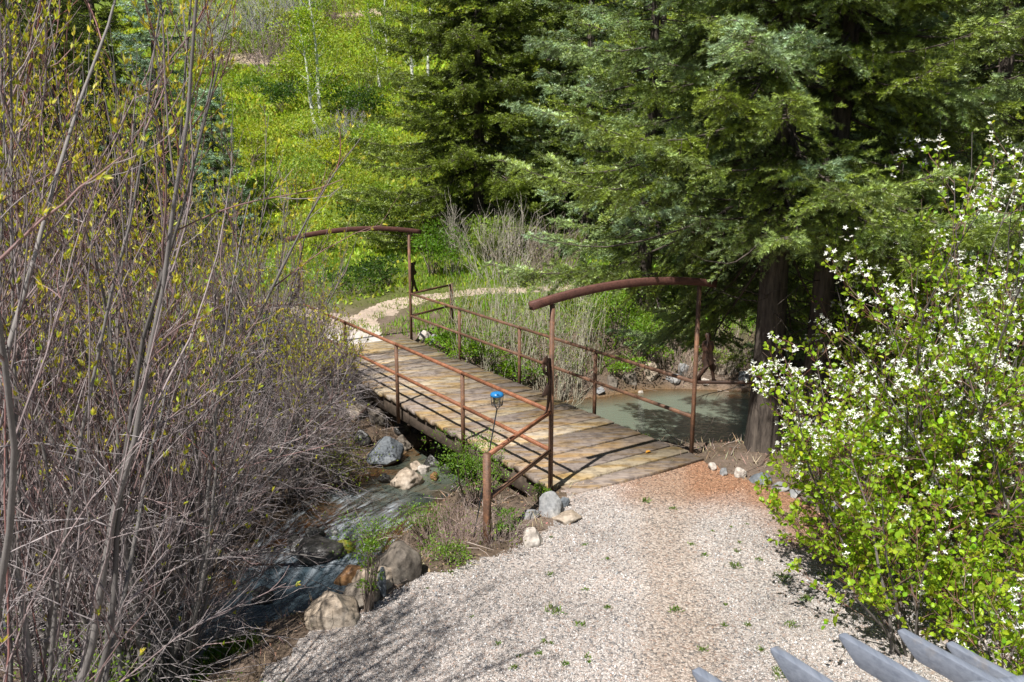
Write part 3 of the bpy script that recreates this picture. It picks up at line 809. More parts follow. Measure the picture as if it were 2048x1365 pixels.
pts = np.array([np.linspace(c + np.array([.05 * math.cos(t), .05 * math.sin(t), -.105]), c + np.array([0, 0, -.155]), 3) for t in (0, 2.1, 4.2)])
V, F = tubes(pts, .004, .004, 5); A_.add(V, F)
A_.V = [v - gb for v in A_.V]; link('cage', A_.mesh('cage', MAT['black_metal'], True), lan)

# ------------------------------------------------------------------ pergola rafters below the viewpoint
RAF = [((1390, 1337), (1432, 1364), 2.10), ((1546, 1294), (1655.6, 1364), 2.05), ((1682, 1267), (1847, 1362.7), 2.0), ((1800, 1258.5), (1988, 1361), 1.92), ((1897, 1284), (2035, 1359), 1.80)]
perg = thing('pergola', 'grey painted pergola with slanted rafter tails at the lower right corner', 'pergola', (2.2, 2.0, 0))
ends = []
for (a_, b_, z) in RAF:
    p = at_z(*a_, z); q = at_z(*b_, z); d = unit(np.array([*(q - p)[:2], 0])); s = np.cross(d, UP); L = 2.6
    w, h = .040, .092
    prof = [(0, 0), (.012, .003), (L, .003), (L, -h), (.115, -h), (.095, -h * .92), (.006, -.018)]
    Vv = np.array([p + d * x + UP * y + s * o_ for o_ in (-w / 2, w / 2) for x, y in prof]) - np.array([2.2, 2.0, 0]); n = len(prof); j = np.arange(n)
    ac = Acc(); ac.add(Vv, [np.stack([j, (j + 1) % n, n + (j + 1) % n, n + j], -1), np.array([j[::-1]]), np.array([n + j])])
    o = link('rafter', ac.mesh('rafter', MAT['shaded_grey_paint']), perg); ends.append(p + d * .62 - UP * h)
    md = o.modifiers.new('bev', 'BEVEL'); md.width = .004; md.segments = 2
e0 = at_z(1800, 1385, 1.92); e1 = at_z(2060, 1352, 1.92)
dd = unit(e1 - e0); ac = Acc(); V, F = bar(e0 - dd * .9 + [0, 0, -.06], e1 + dd * 1.6 + [0, 0, -.06], .045, .11); ac.add(V - np.array([2.2, 2.0, 0]), F); link('cross_beam', ac.mesh('cross_beam', MAT['shaded_grey_paint']), perg)
pp = e1 + dd * .9
ac = Acc(); V, F = bar((pp[0], pp[1], hz(pp[0], pp[1]) - .2), (pp[0], pp[1], pp[2] - .13), .09, .09, BD); ac.add(V - np.array([2.2, 2.0, 0]), F); link('pergola_post', ac.mesh('pergola_post', MAT['shaded_grey_paint']), perg)

# ------------------------------------------------------------------ spruces
YG, BG, DG = np.array([.25, .325, .034]), np.array([.34, .48, .34]), np.array([.032, .052, .012])
def spruce(name, label, loc, H, hb, R, seed, unit_s=1.0, blue=.35, low=(), lean=(0, 0), tr=.22, dens=1.0, blades=9, nw=1.0, top_r=.012, group=None, whorl=.42, dead=0, shade=1.0):
    r = np.random.default_rng(seed)
    loc = np.asarray(loc, float)
    root = thing(name, label, 'tree', loc, group)
    # trunk
    K = 28; t = np.linspace(0, 1, K)
    wob = np.stack([np.sin(t * 5 + seed) * .04, np.cos(t * 4 + seed) * .04], -1)
    path = np.stack([lean[0] * t * H + wob[:, 0], lean[1] * t * H + wob[:, 1], t * (H + .3) - .3], -1)[None]
    S = 18; V, F = tubes(path, tr, top_r, S)
    zz = V[:, 2]; ang = np.arctan2(V[:, 1] - np.interp(zz, path[0, :, 2], path[0, :, 1]), V[:, 0] - np.interp(zz, path[0, :, 2], path[0, :, 0]))
    fl = 1 + (.30 + .20 * np.sin(ang * 5 + seed)) * np.exp(-np.maximum(zz, 0) / .42) + .05 * np.sin(ang * 9 + zz * 2)
    cx_ = np.interp(zz, path[0, :, 2], path[0, :, 0]); cy_ = np.interp(zz, path[0, :, 2], path[0, :, 1])
    V[:, 0] = cx_ + (V[:, 0] - cx_) * fl; V[:, 1] = cy_ + (V[:, 1] - cy_) * fl
    link('trunk', build_mesh('trunk', V, F, MAT['spruce_bark'], None, True), root)
    # limbs
    hs = []; 
    h = hb
    while h < H * .985:
        nb = r.integers(4, 7); a0 = r.random() * 6.28
        for i in range(nb): hs.append((h + r.normal() * .1, a0 + i * 6.283 / nb + r.normal() * .25, 1.0 * r.uniform(.72, 1.12), 0))
        h += whorl * r.uniform(.8, 1.2) * (1 - .45 * (h - hb) / (H - hb))
    for (hh, az, lf, dr) in low: hs.append((hh, az, lf, dr))
    hs = np.array(hs); fr = np.clip((hs[:, 0] - hb) / (H - hb), 0, 1)
    L = R * (1 - fr) ** .8 * hs[:, 2] + .15
    az = hs[:, 1]; el = .35 * fr - .02 - hs[:, 3] + r.normal(size=len(az)) * .07
    D0 = np.stack([np.cos(az) * np.cos(el), np.sin(az) * np.cos(el), np.sin(el)], -1)
    P0 = np.stack([np.interp(hs[:, 0], path[0, :, 2], path[0, :, 0]), np.interp(hs[:, 0], path[0, :, 2], path[0, :, 1]), hs[:, 0]], -1)
    Kb = 9; pts = np.empty((len(az), Kb, 3)); s = np.linspace(0, 1, Kb)
    drp = (.30 * (1 - fr) + .05 + hs[:, 3] * .4)[:, None] * L[:, None] * (np.sin(s[None] * 2.0) * .8 - .55 * np.maximum(s[None] - .55, 0))
    for i in range(Kb): pts[:, i] = P0 + D0 * L[:, None] * s[i]
    pts[:, :, 2] -= drp * .8
    pts[:, 1:, :2] += np.cumsum(r.normal(size=(len(az), Kb - 1, 2)) * .018 * L[:, None, None], 1)
    V, F = tubes(pts[(pts[:, -1, 2] + loc[2] > 2.9) | (pts[:, -1, 1] + loc[1] > 11.4) | (pts[:, -1, 0] + loc[0] > 3.3)], .02, .003, 5)
    VV, FF = [V], [F]; nv = len(V)
    # secondary sprays
    n2 = np.maximum((L * .85 / (.125 * unit_s) * dens).astype(int), 3)
    idx = np.repeat(np.arange(len(L)), n2 * 2)
    tt = .12 + .88 * r.random(len(idx)) ** .85
    P, T = sample(pts, idx, tt)
    side = np.where(r.random(len(idx)) < .5, 1, -1)
    lat = unit(np.cross(T, UP)) * side[:, None]; a = r.uniform(.65, 1.15, len(idx))[:, None]
    D = unit(T * np.cos(a) + lat * np.sin(a) + UP * (r.normal(size=(len(idx), 1)) * .22 - .12))
    l2 = (.10 + .30 * L[idx] ** .7 * (1.08 - tt)) * r.uniform(.6, 1.25, len(idx)) + .05
    # tip shoots of limbs
    P = np.concatenate([P, pts[:, -2]]); D = np.concatenate([D, unit(pts[:, -1] - pts[:, -2])]); l2 = np.concatenate([l2, np.full(len(L), .25)]); bidx = np.concatenate([idx, np.arange(len(L))]); tpos = np.concatenate([tt, np.ones(len(L))])
    # the space over the bridge is kept pruned
    w_ = P + loc; keep = ~((w_[:, 2] < 2.75) & (w_[:, 1] < 11.1) & (w_[:, 0] < 3.72)) & ~((w_[:, 2] < 3.05) & (w_[:, 1] < 11.6) & (w_[:, 0] < 2.95)); P, D, l2, bidx, tpos = P[keep], D[keep], l2[keep], bidx[keep], tpos[keep]
    K2 = 4; s2 = np.linspace(0, 1, K2); sec = P[:, None] + D[:, None] * (l2[:, None] * s2)[..., None]
    sec[:, :, 2] -= (l2 * r.uniform(-.15, .45, len(l2)))[:, None] * s2 ** 2
    V, F = tubes(sec, .004 * unit_s + .002, .002, 3); VV.append(V); FF.append(F + nv)
    # shoots
    n3 = np.maximum((l2 / (.034 * unit_s)).astype(int), 1)
    i3 = np.repeat(np.arange(len(l2)), n3 * 2); t3 = .1 + .9 * r.random(len(i3))
    P3, T3 = sample(sec, i3, t3)
    sd = np.where(r.random(len(i3)) < .5, 1, -1); lat = unit(np.cross(T3, UP)) * sd[:, None]; a = r.uniform(.5, 1.0, len(i3))[:, None]
    D3 = unit(T3 * np.cos(a) + lat * np.sin(a) + UP * (r.normal(size=(len(i3), 1)) * .25 - .05))
    l3 = (.035 + .070 * (1.1 - t3)) * unit_s * r.uniform(.7, 1.3, len(i3))
    P3 = np.concatenate([P3, sec[:, -2]]); D3 = np.concatenate([D3, unit(sec[:, -1] - sec[:, -2])]); l3 = np.concatenate([l3, .12 * unit_s * np.ones(len(l2))]); i3 = np.concatenate([i3, np.arange(len(l2))]); t3 = np.concatenate([t3, np.ones(len(l2))])
    n = len(P3)
    # colour per shoot: bluer, paler tips; yellow-green inside, with crown shade painted dark at the core; some branches all blue or all yellow
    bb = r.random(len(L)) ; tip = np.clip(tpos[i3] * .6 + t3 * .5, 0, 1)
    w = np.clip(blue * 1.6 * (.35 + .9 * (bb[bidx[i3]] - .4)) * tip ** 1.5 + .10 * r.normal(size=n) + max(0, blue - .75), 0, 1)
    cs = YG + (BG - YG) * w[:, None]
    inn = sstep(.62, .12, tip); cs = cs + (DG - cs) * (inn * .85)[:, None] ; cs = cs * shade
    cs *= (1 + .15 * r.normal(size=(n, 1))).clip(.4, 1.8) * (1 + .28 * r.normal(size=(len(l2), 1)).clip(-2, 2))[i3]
    M = blades
    tb = r.random((n, M)); ph = r.random((n, M)) * 6.283
    q1 = perp(D3, r); q2 = np.cross(D3, q1)
    rad = q1[:, None] * np.cos(ph)[..., None] + q2[:, None] * np.sin(ph)[..., None] + np.array([0, 0, .25])
    B = P3[:, None] + D3[:, None] * (l3[:, None] * tb)[..., None]
    ln = .034 * unit_s ** .85 * r.uniform(.75, 1.25, (n, M))[..., None]; wd = .0105 * unit_s * nw
    tipv = B + (rad * .75 + D3[:, None] * .75) * ln
    tan = np.cross(rad, D3[:, None])
    V = np.stack([B - tan * wd / 2, B + tan * wd / 2, tipv], 2).reshape(-1, 3)
    F = np.arange(len(V)).reshape(-1, 3)
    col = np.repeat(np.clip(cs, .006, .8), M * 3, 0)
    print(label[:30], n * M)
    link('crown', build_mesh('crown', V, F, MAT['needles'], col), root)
    nv = sum(len(v) for v in VV)
    if dead:
        Pd, Dd, _, _ = sprout(path, dead, .04, hb / H * 1.15, 1.1, 1.6, r)
        Pd[:, 2] = np.maximum(Pd[:, 2], .8)
        dp = grow(Pd, Dd, r.uniform(.4, 1.3, dead), 6, .12, -.1, 0, r)
        Pt, Dt, _, _ = sprout(dp, 5, .3, 1, .4, 1.0, r)
        dt = grow(Pt, Dt, r.uniform(.15, .4, len(Pt)), 4, .15, -.2, 0, r)
        for V, F in (tubes(dp, .010, .003, 4), tubes(dt, .004, .0015, 3)): VV.append(V); FF.append(F + nv); nv += len(V)
    link('limbs', build_mesh('limbs', np.concatenate(VV), np.concatenate(FF), MAT['spruce_bark'], None, True), root)
    return root

def gz(x, y, dz=0): return (x, y, hz(x, y) + dz)
QN = 1.0
low_back = [(3.4, 2.15, 1.0, .22), (3.4, 2.5, .95, .18), (3.3, 1.8, 1.0, .26), (3.0, 1.4, .9, .28), (3.5, 2.9, 1.0, .10), (3.6, 3.3, .95, .06), (2.9, 1.1, .75, .30), (2.9, .4, .6, .40), (2.8, .9, .7, .35), (3.1, 2.0, 1.05, .26), (2.8, 1.7, .9, .32), (4.0, -1.3, .8, .2), (3.9, -.9, .8, .2), (3.8, -.4, .7, .2), (4.0, -1.9, .75, .1)]
low_r = [(3.0, -1.2, .9, .25), (2.5, -.3, .75, .20), (2.3, .2, .8, .25), (2.7, -.7, .7, .2), (2.2, .6, .8, .25), (2.6, -1.0, .6, .25), (2.1, -.1, .55, .3)]
S2 = spruce('spruce', 'huge blue-green spruce with a thick bare lower trunk standing by the pool', gz(3.42, 11.15), 15, 3.75, 3.6, 21, 1.0, .50, low_back, (.006, 0), .215, 1.6, 17, .62, dead=26, whorl=.33)
S2b = spruce('spruce', 'leaning spruce growing tight against the right side of the thick trunk', gz(4.0, 10.95), 13.5, 3.3, 2.6, 22, 1.05, .6, low_r, (.035, .02), .17, 1.3, 17, .62, dead=22, whorl=.42)
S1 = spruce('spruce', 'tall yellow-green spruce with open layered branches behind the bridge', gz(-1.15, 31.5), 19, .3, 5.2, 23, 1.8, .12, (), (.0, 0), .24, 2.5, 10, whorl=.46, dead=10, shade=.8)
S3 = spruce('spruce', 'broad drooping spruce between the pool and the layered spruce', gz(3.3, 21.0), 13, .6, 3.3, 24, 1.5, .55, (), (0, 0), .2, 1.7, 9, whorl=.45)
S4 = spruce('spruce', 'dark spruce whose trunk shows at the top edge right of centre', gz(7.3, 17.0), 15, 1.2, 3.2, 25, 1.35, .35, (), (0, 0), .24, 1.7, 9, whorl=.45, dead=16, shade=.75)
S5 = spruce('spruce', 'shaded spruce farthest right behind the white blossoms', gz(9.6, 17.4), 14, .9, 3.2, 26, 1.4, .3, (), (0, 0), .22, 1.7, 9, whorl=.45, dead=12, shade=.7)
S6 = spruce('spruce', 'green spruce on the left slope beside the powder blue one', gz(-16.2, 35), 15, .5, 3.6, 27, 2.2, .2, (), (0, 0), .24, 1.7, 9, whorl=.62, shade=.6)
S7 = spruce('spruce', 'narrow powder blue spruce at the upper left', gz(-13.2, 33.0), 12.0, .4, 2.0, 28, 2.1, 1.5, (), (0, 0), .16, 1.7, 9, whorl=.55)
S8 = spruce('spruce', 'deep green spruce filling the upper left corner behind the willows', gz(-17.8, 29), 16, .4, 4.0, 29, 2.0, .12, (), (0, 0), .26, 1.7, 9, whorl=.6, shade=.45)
S9 = spruce('spruce', 'small young blue spruce low among the willows at upper left', gz(-13.9, 27.5), 6.2, .2, 1.7, 30, 1.8, 1.3, (), (0, 0), .1, 1.7, 9, whorl=.42)
S10 = spruce('spruce', 'slim spruce standing in the gap just right of the layered spruce', gz(2.6, 30.0), 16, .6, 3.0, 31, 2.0, .75, (), (0, 0), .2, 1.7, 9, whorl=.58, shade=.85)
def sp_copy(src, x, y, rot, sc, label): copy_tree(src, gz(x, y), rot, sc, label)
sp_copy(S3, 6.3, 25.5, 2.1, 1.15, 'dense dark spruce behind the pool spruce right of the trunk')
sp_copy(S4, 11.8, 21.5, 1.1, 1.1, 'shaded spruce deep in the woods at the right edge')
sp_copy(S5, 13.6, 25.5, 2.7, 1.15, 'dim spruce high on the right behind all the others')
sp_copy(S10, 9.6, 31.0, 4.0, 1.1, 'background spruce filling the gap at the top right')
sp_copy(S1, 16.5, 34.0, 4.4, 1.0, 'far spruce at the top right corner of the wood')
sp_copy(S1, 1.4, 39.0, 2.0, 1.0, 'yellow-green spruce showing between the layered spruce and the slim one')
sp_copy(S10, 6.0, 36.0, 5.2, 1.1, 'distant spruce high in the gap left of the thick trunk')
sp_copy(S8, -14.9, 27.2, .4, .95, 'nearly black spruce right behind the tall reddish willow tops')
sp_copy(S8, -12.9, 25.0, 1.9, .62, 'shadowy low spruce behind the willow tops at left')
sp_copy(S6, -19.5, 38.0, .9, 1.1, 'far dark spruce behind the corner spruce at left')
sp_copy(S9, -10.4, 30.5, 3.0, .9, 'small blue-green spruce at the meadow edge beside the powder blue one')

# ------------------------------------------------------------------ willows
def tint(c, n, r, v=.18):
    return np.clip(np.asarray(c) * (1 + v * r.normal(size=(n, 1))), .01, 1)
def willow(label, loc, ns, H, spread, seed, lean=(0, 0), nb=10, nt=8, leafy=.6, leaf_from=.35, red=.3, rbase=.3, arch=.6, stem_r=.022, leaf_s=1.2, leafc=(.50, .48, .055), name='willow_shrub', group=None, tangle=6):
    r = np.random.default_rng(seed); loc = np.asarray(loc, float)
    root = thing(name, label, 'shrub', loc, group)
    az = r.random(ns) * 6.283; rad = np.sqrt(r.random(ns)) * rbase
    P0 = np.stack([np.cos(az) * rad, np.sin(az) * rad, np.full(ns, -.12)], -1)
    P0[:, 2] += np.array([hz(loc[0] + a, loc[1] + b) for a, b in P0[:, :2]]) - loc[2]
    inc = np.abs(r.normal(size=ns)) * spread * .75 + .04; az2 = az + r.normal(size=ns) * .5
    D0 = np.stack([np.cos(az2) * np.sin(inc) + lean[0], np.sin(az2) * np.sin(inc) + lean[1], np.cos(inc)], -1)
    L = H * r.uniform(.55, 1.05, ns) * np.clip(1.12 - .85 * inc, .45, 1)
    st = grow(P0, D0, L, 16, .055, .25 - arch * inc, 0, r)
    p = L / L.sum()
    P1, D1, i1, t1 = sprout(st, ns * nb, .15, .97, .3, .75, r, prob=p)
    L1 = L[i1] * (1.08 - t1) * r.uniform(.25, .6, len(i1)) + .12
    b = grow(P1, D1, L1, 9, .10, .45 - .5 * (inc[i1] > spread), 0, r)
    p = L1 / L1.sum()
    P2, D2, i2, t2 = sprout(b, len(L1) * nt, .12, 1, .35, .9, r, prob=p)
    L2 = r.uniform(.10, .42, len(i2)) * (.6 + .4 * np.minimum(L1[i2], 1.2))
    tw = grow(P2, D2, L2, 5, .13, .35, 0, r)
    # drooping tangle of fine dead twigs low in the shrub
    nl = int(ns * tangle)
    P3, D3, i3, t3 = sprout(st, nl, .06, .55, .7, 1.45, r, prob=L / L.sum()); L3 = r.uniform(.35, 1.1, nl)
    lt = grow(P3, D3, L3, 8, .13, -.12, 0, r)
    P4, D4, i4, t4 = sprout(lt, 6, .15, 1, .4, 1.0, r); L4 = r.uniform(.12, .45, len(i4)); l4 = grow(P4, D4, L4, 5, .15, -.1, 0, r)
    V3, F3 = tubes(lt, .0042, .0018, 3); V4, F4 = tubes(l4, .0024, .0012, 3)
    V0, F0 = tubes(st, stem_r * r.uniform(.55, 1.15, ns), .0035, 7); V1, F1 = tubes(b, .0058 * r.uniform(.7, 1.2, len(L1)), .0022, 4); V2, F2 = tubes(tw, .0030, .0013, 3)
    g0 = np.array([.18, .165, .155]); g1 = np.array([.28, .24, .235]); rd = np.array([.20, .065, .05])
    c0 = np.repeat(tint(g0, ns, r), 16 * 7, 0)
    hgt = lambda P: np.clip(P[:, 2] / H, 0, 1)
    def tc(P, n, k, S):
        w = np.clip(red * (hgt(P) * 1.4 - .2) + .25 * r.normal(size=n), 0, .85)[:, None]
        return np.repeat(np.clip((g1 + (rd - g1) * w) * (1 + .2 * r.normal(size=(n, 1))), .02, .6), k * S, 0)
    c1 = tc(P1, len(L1), 9, 4); c2 = tc(P2, len(L2), 5, 3)
    gd = np.array([.30, .265, .26]); c3 = np.repeat(tint(gd, nl, r, .3), 24, 0); c4 = np.repeat(tint(gd, len(L4), r, .3), 15, 0)
    Vs = [V0, V1, V2, V3, V4]; of = np.cumsum([0] + [len(v) for v in Vs[:-1]])
    link('stems', build_mesh('stems', np.concatenate(Vs), np.concatenate([f + o for f, o in zip([F0, F1, F2, F3, F4], of)]), MAT['willow_bark'], np.concatenate([c0, c1, c2, c3, c4]), True), root)
    # leaf tufts on twigs and branch ends
    nc = 3
    tt = r.uniform(.35, 1.0, (len(L2), nc)); ii = np.repeat(np.arange(len(L2)), nc)
    P, T = sample(tw, ii, tt.ravel())
    P = np.concatenate([P, b[:, -1]]); T = np.concatenate([T, unit(b[:, -1] - b[:, -2])])
    hh = hgt(P); keep = r.random(len(P)) < 1.15 * leafy * (.07 + .93 * sstep(leaf_from - .15, leaf_from + .35, hh)); P, T = P[keep], T[keep]
    m = 5; P = np.repeat(P, m, 0); T = np.repeat(T, m, 0); n = len(P)
    an = r.uniform(.2, .85, n)[:, None]; D = T * np.cos(an) + perp(T, r) * np.sin(an) + UP * .15
    P = P + T * r.uniform(-.012, .012, (n, 1))
    cl = np.array(leafc) * np.where(r.random((n, 1)) < .3, np.array([[.8, 1.0, .8]]), np.array([[1.05, 1.0, 1.0]]))
    V, F, C = leaves(P, D, leaf_s * r.uniform(.022, .040, n), leaf_s * r.uniform(.010, .015, n), cl, .2, r, .16)
    if len(V): link('leaves', build_mesh('leaves', V, F, MAT['willow_leaf'], C), root)
    return root
def gpx(u, v): p = ground(u, v); return (p[0], p[1], p[2])
W = willow
W('many-stemmed grey willow with its trunk bundle at the bottom edge left of the creek', gz(-3.0, 6.25), 32, 4.3, .32, 141, (-.06, .03), 11, 9, .42, .55, .35, .32, .5, .030, tangle=6)
W('nearest willow whose stems rise from below the bottom edge of the view', gz(-3.0, 4.05), 24, 6.3, .20, 153, (.05, .02), 10, 8, .4, .55, .35, .3, .4, .026, tangle=4)
W('tall willow at the left edge with reddish twigs reaching the top of the view', gz(-3.8, 6.7), 40, 6.9, .34, 42, (-.04, .03), 10, 9, .85, .5, .9, .4, .5, .028, tangle=8)
W('thick dark willow behind the front trunk bundle on the left bank', gz(-4.3, 10.2), 32, 4.8, .45, 43, (.0, .0), 11, 9, .5, .55, .4, .42, .6, .030, tangle=9)
W('willow arching low over the creek just left of the bridge', gz(-3.5, 12.0), 32, 3.3, .7, 44, (.06, .02), 9, 8, .42, .45, .25, .38, .8, .018, tangle=12)
W('willow with tall upright stems in front of the green meadow', gz(-4.4, 13.8), 24, 5.0, .36, 45, (.06, .0), 8, 8, .6, .5, .25, .5, .35, .022, tangle=8)
W('willow with yellow leaf spikes beside the far bridge arch', gz(-4.7, 15.3), 24, 3.9, .5, 46, (.12, 0), 8, 8, .75, .35, .25, .5, .5, .016, tangle=9)
W('red-twigged willow deep in the thicket at the left edge', gz(-6.8, 11.2), 34, 7.2, .34, 47, (0, 0), 8, 7, .95, .4, .8, .5, .5, .026)
W('willow in the middle of the left thicket with one tall pale leader', gz(-5.3, 12.0), 26, 6.4, .28, 48, (.02, 0), 8, 8, .8, .5, .5, .45, .4, .028)
W('willow at the back of the thicket below the dark spruces', gz(-7.9, 14.6), 28, 5.0, .5, 49, (0, 0), 9, 8, .7, .4, .5, .5, .5, .024)
W('leafy willow between the left edge and the front trunk bundle', gz(-4.2, 7.6), 34, 4.6, .42, 150, (-.03, .0), 10, 9, .45, .55, .4, .4, .6, .026, tangle=9)
W('short bare willow clump on the bank under the railing', gz(-3.3, 13.9), 26, 2.2, .6, 51, (.12, -.05), 9, 8, .3, .3, .2, .4, .7, .010, tangle=10)

# ------------------------------------------------------------------ flowering shrubs
def serviceberry(label, loc, ns, H, spread, seed, lean=(0, 0), nb=9, nt=7, flower=.4, fl_from=.4, dens=1.0):
    r = np.random.default_rng(seed); loc = np.asarray(loc, float)
    root = thing('flowering_shrub', label, 'shrub', loc, 'white-flowering shrubs beside the gravel')
    az = r.random(ns) * 6.283; rad = np.sqrt(r.random(ns)) * .35
    P0 = np.stack([np.cos(az) * rad, np.sin(az) * rad, np.full(ns, -.1)], -1)
    inc = np.abs(r.normal(size=ns)) * spread + .05
    D0 = np.stack([np.cos(az) * np.sin(inc) + lean[0], np.sin(az) * np.sin(inc) + lean[1], np.cos(inc)], -1)
    L = H * r.uniform(.5, 1.05, ns)
    st = grow(P0, D0, L, 14, .07, .22, 0, r)
    P1, D1, i1, t1 = sprout(st, ns * nb, .10, .98, .5, 1.1, r, prob=L / L.sum())
    L1 = L[i1] * (1.1 - t1) * r.uniform(.25, .5, len(i1)) + .15
    b = grow(P1, D1, L1, 8, .10, .15, 0, r)
    P2, D2, i2, t2 = sprout(b, len(L1) * nt, .12, 1, .4, .95, r, prob=L1 / L1.sum())
    L2 = r.uniform(.08, .26, len(i2)); tw = grow(P2, D2, L2, 4, .12, .2, 0, r)
    V0, F0 = tubes(st, .017 * r.uniform(.6, 1.2, ns), .003, 6); V1, F1 = tubes(b, .0045, .002, 4); V2, F2 = tubes(tw, .0024, .0012, 3)
    C = np.concatenate([np.repeat(tint((.13, .115, .105), ns, r), 14 * 6, 0), np.repeat(tint((.19, .13, .10), len(L1), r), 32, 0), np.repeat(tint((.22, .10, .07), len(L2), r), 12, 0)])
    link('stems', build_mesh('stems', np.concatenate([V0, V1, V2]), np.concatenate([F0, F1 + len(V0), F2 + len(V0) + len(V1)]), MAT['willow_bark'], C, True), root)
    nl = max(1, int(4 * dens)); ii = np.repeat(np.arange(len(L2)), nl); P, T = sample(tw, ii, r.uniform(.25, 1, len(ii)))
    an = r.uniform(.6, 1.2, len(P))[:, None]; D = T * np.cos(an) + perp(T, r) * np.sin(an) - UP * .1
    n = len(P); cl = np.where(r.random((n, 1)) < .5, np.array([[.36, .50, .03]]), np.array([[.27, .42, .025]])) * r.uniform(.75, 1.15, (n, 1))
    V, F, C = leaves(P + unit(D) * .012, D, r.uniform(.028, .064, n), r.uniform(.028, .046, n), cl, .3, r, .17, 'oval', .5)
    link('leaves', build_mesh('leaves', V, F, MAT['leaf'], C), root)
    # blossom heads: star flowers of five narrow petals
    tip = tw[:, -1]; hh = tip[:, 2] / H; fb = r.random(len(L1)) ** 2 * 3; k = r.random(len(tip)) < flower * fb[i2] * sstep(fl_from - .2, fl_from + .25, hh); tip, dr = tip[k], unit(tw[k, -1] - tw[k, -2])
    m = 5; C0 = np.repeat(tip, m, 0) + r.normal(size=(len(tip) * m, 3)) * .030 + np.repeat(dr, m, 0) * .015
    fn = unit(np.repeat(dr, m, 0) * .5 + r.normal(size=C0.shape) * .6 + UP * .5 + np.array([-.2, -.4, 0])); q1 = perp(fn, r); q2 = np.cross(fn, q1)
    a5 = np.arange(5) * 2 * math.pi / 5
    Dp = (q1[:, None] * np.cos(a5)[None, :, None] + q2[:, None] * np.sin(a5)[None, :, None] + fn[:, None] * .25).reshape(-1, 3)
    Pp = np.repeat(C0, 5, 0)
    V, F, C = leaves(Pp, Dp, .025, .012, np.array([.80, .80, .76]), .15, r, .03)
    if len(V): link('blossoms', build_mesh('blossoms', V, F, MAT['blossom'], C), root)
    return root
serviceberry('tall white-flowering shrub with bright green leaves at the right edge', gz(4.15, 7.7), 20, 4.5, .27, 61, (.02, 0), 10, 8, .75, .42)
serviceberry('bushy flowering shrub beside the gravel with branches reaching toward the spruce trunk', gz(3.55, 7.5), 20, 2.9, .36, 62, (-.07, .03), 10, 8, .70, .52)
serviceberry('leafy low flowering shrub with few blossoms above the pergola', gz(3.45, 6.2), 16, 2.1, .42, 63, (.0, .02), 9, 7, .10, .4)
serviceberry('lowest leafy flowering shrub in the bottom right corner behind the rafters', gz(3.75, 5.3), 15, 1.7, .45, 66, (.0, .02), 9, 7, .08, .4)
serviceberry('flowering shrub pressed against the right edge of the view', gz(4.7, 6.6), 14, 3.4, .34, 64, (0, 0), 10, 8, .3, .5)
serviceberry('flowering shrub farther back under the shaded spruces', gz(5.0, 9.6), 20, 4.3, .36, 65, (0, 0), 10, 8, .34, .4)

# ------------------------------------------------------------------ bushes
def leaf_bush(name, label, loc, w, h, seed, col, ls=.1, n=1500, cat='shrub', group=None, stems=True, lobes=12, stemc=(.2, .16, .13), ragged=.3):
    r = np.random.default_rng(seed); loc = np.asarray(loc, float); root = thing(name, label, cat, loc, group)
    c = np.stack([r.normal(size=lobes) * w * .24, r.normal(size=lobes) * w * .24, r.uniform(.25, .85, lobes) * h], -1)
    rr = r.uniform(.16, .30, lobes)[:, None] * np.array([[w, w, min(w, h) * .8]])
    i = r.integers(0, lobes, n); q = unit(r.normal(size=(n, 3))); q[:, 2] = np.abs(q[:, 2]) * 1.0 - .25
    P = c[i] + q * rr[i] * (1 - ragged * r.random((n, 1)) ** 2 + ragged * .8 * np.abs(r.normal(size=(n, 1)))); P[:, 2] = np.maximum(P[:, 2], .02)
    D = unit(q + r.normal(size=(n, 3)) * .7 + UP * .2)
    cl = np.asarray(col) * (1 + .18 * r.normal(size=lobes))[i][:, None]
    V, F, C = leaves(P, D, ls * r.uniform(.7, 1.3, n), ls * .55, cl, .2, r, .16)
    link('leaves', build_mesh('leaves', V, F, MAT['leaf'], C), root)
    if stems:
        ns = 16; e = c[r.integers(0, lobes, ns)] + r.normal(size=(ns, 3)) * .1 * w; e[:, 2] = np.maximum(e[:, 2], .1)
        s0 = np.stack([r.normal(size=ns) * .06 * w, r.normal(size=ns) * .06 * w, np.full(ns, -.1)], -1); t = np.linspace(0, 1, 7)[None, :, None]
        path = s0[:, None] * (1 - t) + e[:, None] * t + np.cumsum(r.normal(size=(ns, 7, 3)) * .015 * h, 1) * np.minimum(t * 3, 1)
        V, F = tubes(path, .008 + .006 * h, .003, 4); link('stems', build_mesh('stems', V, F, MAT['willow_bark'], np.tile([stemc], (len(V), 1)), True), root)
    return root

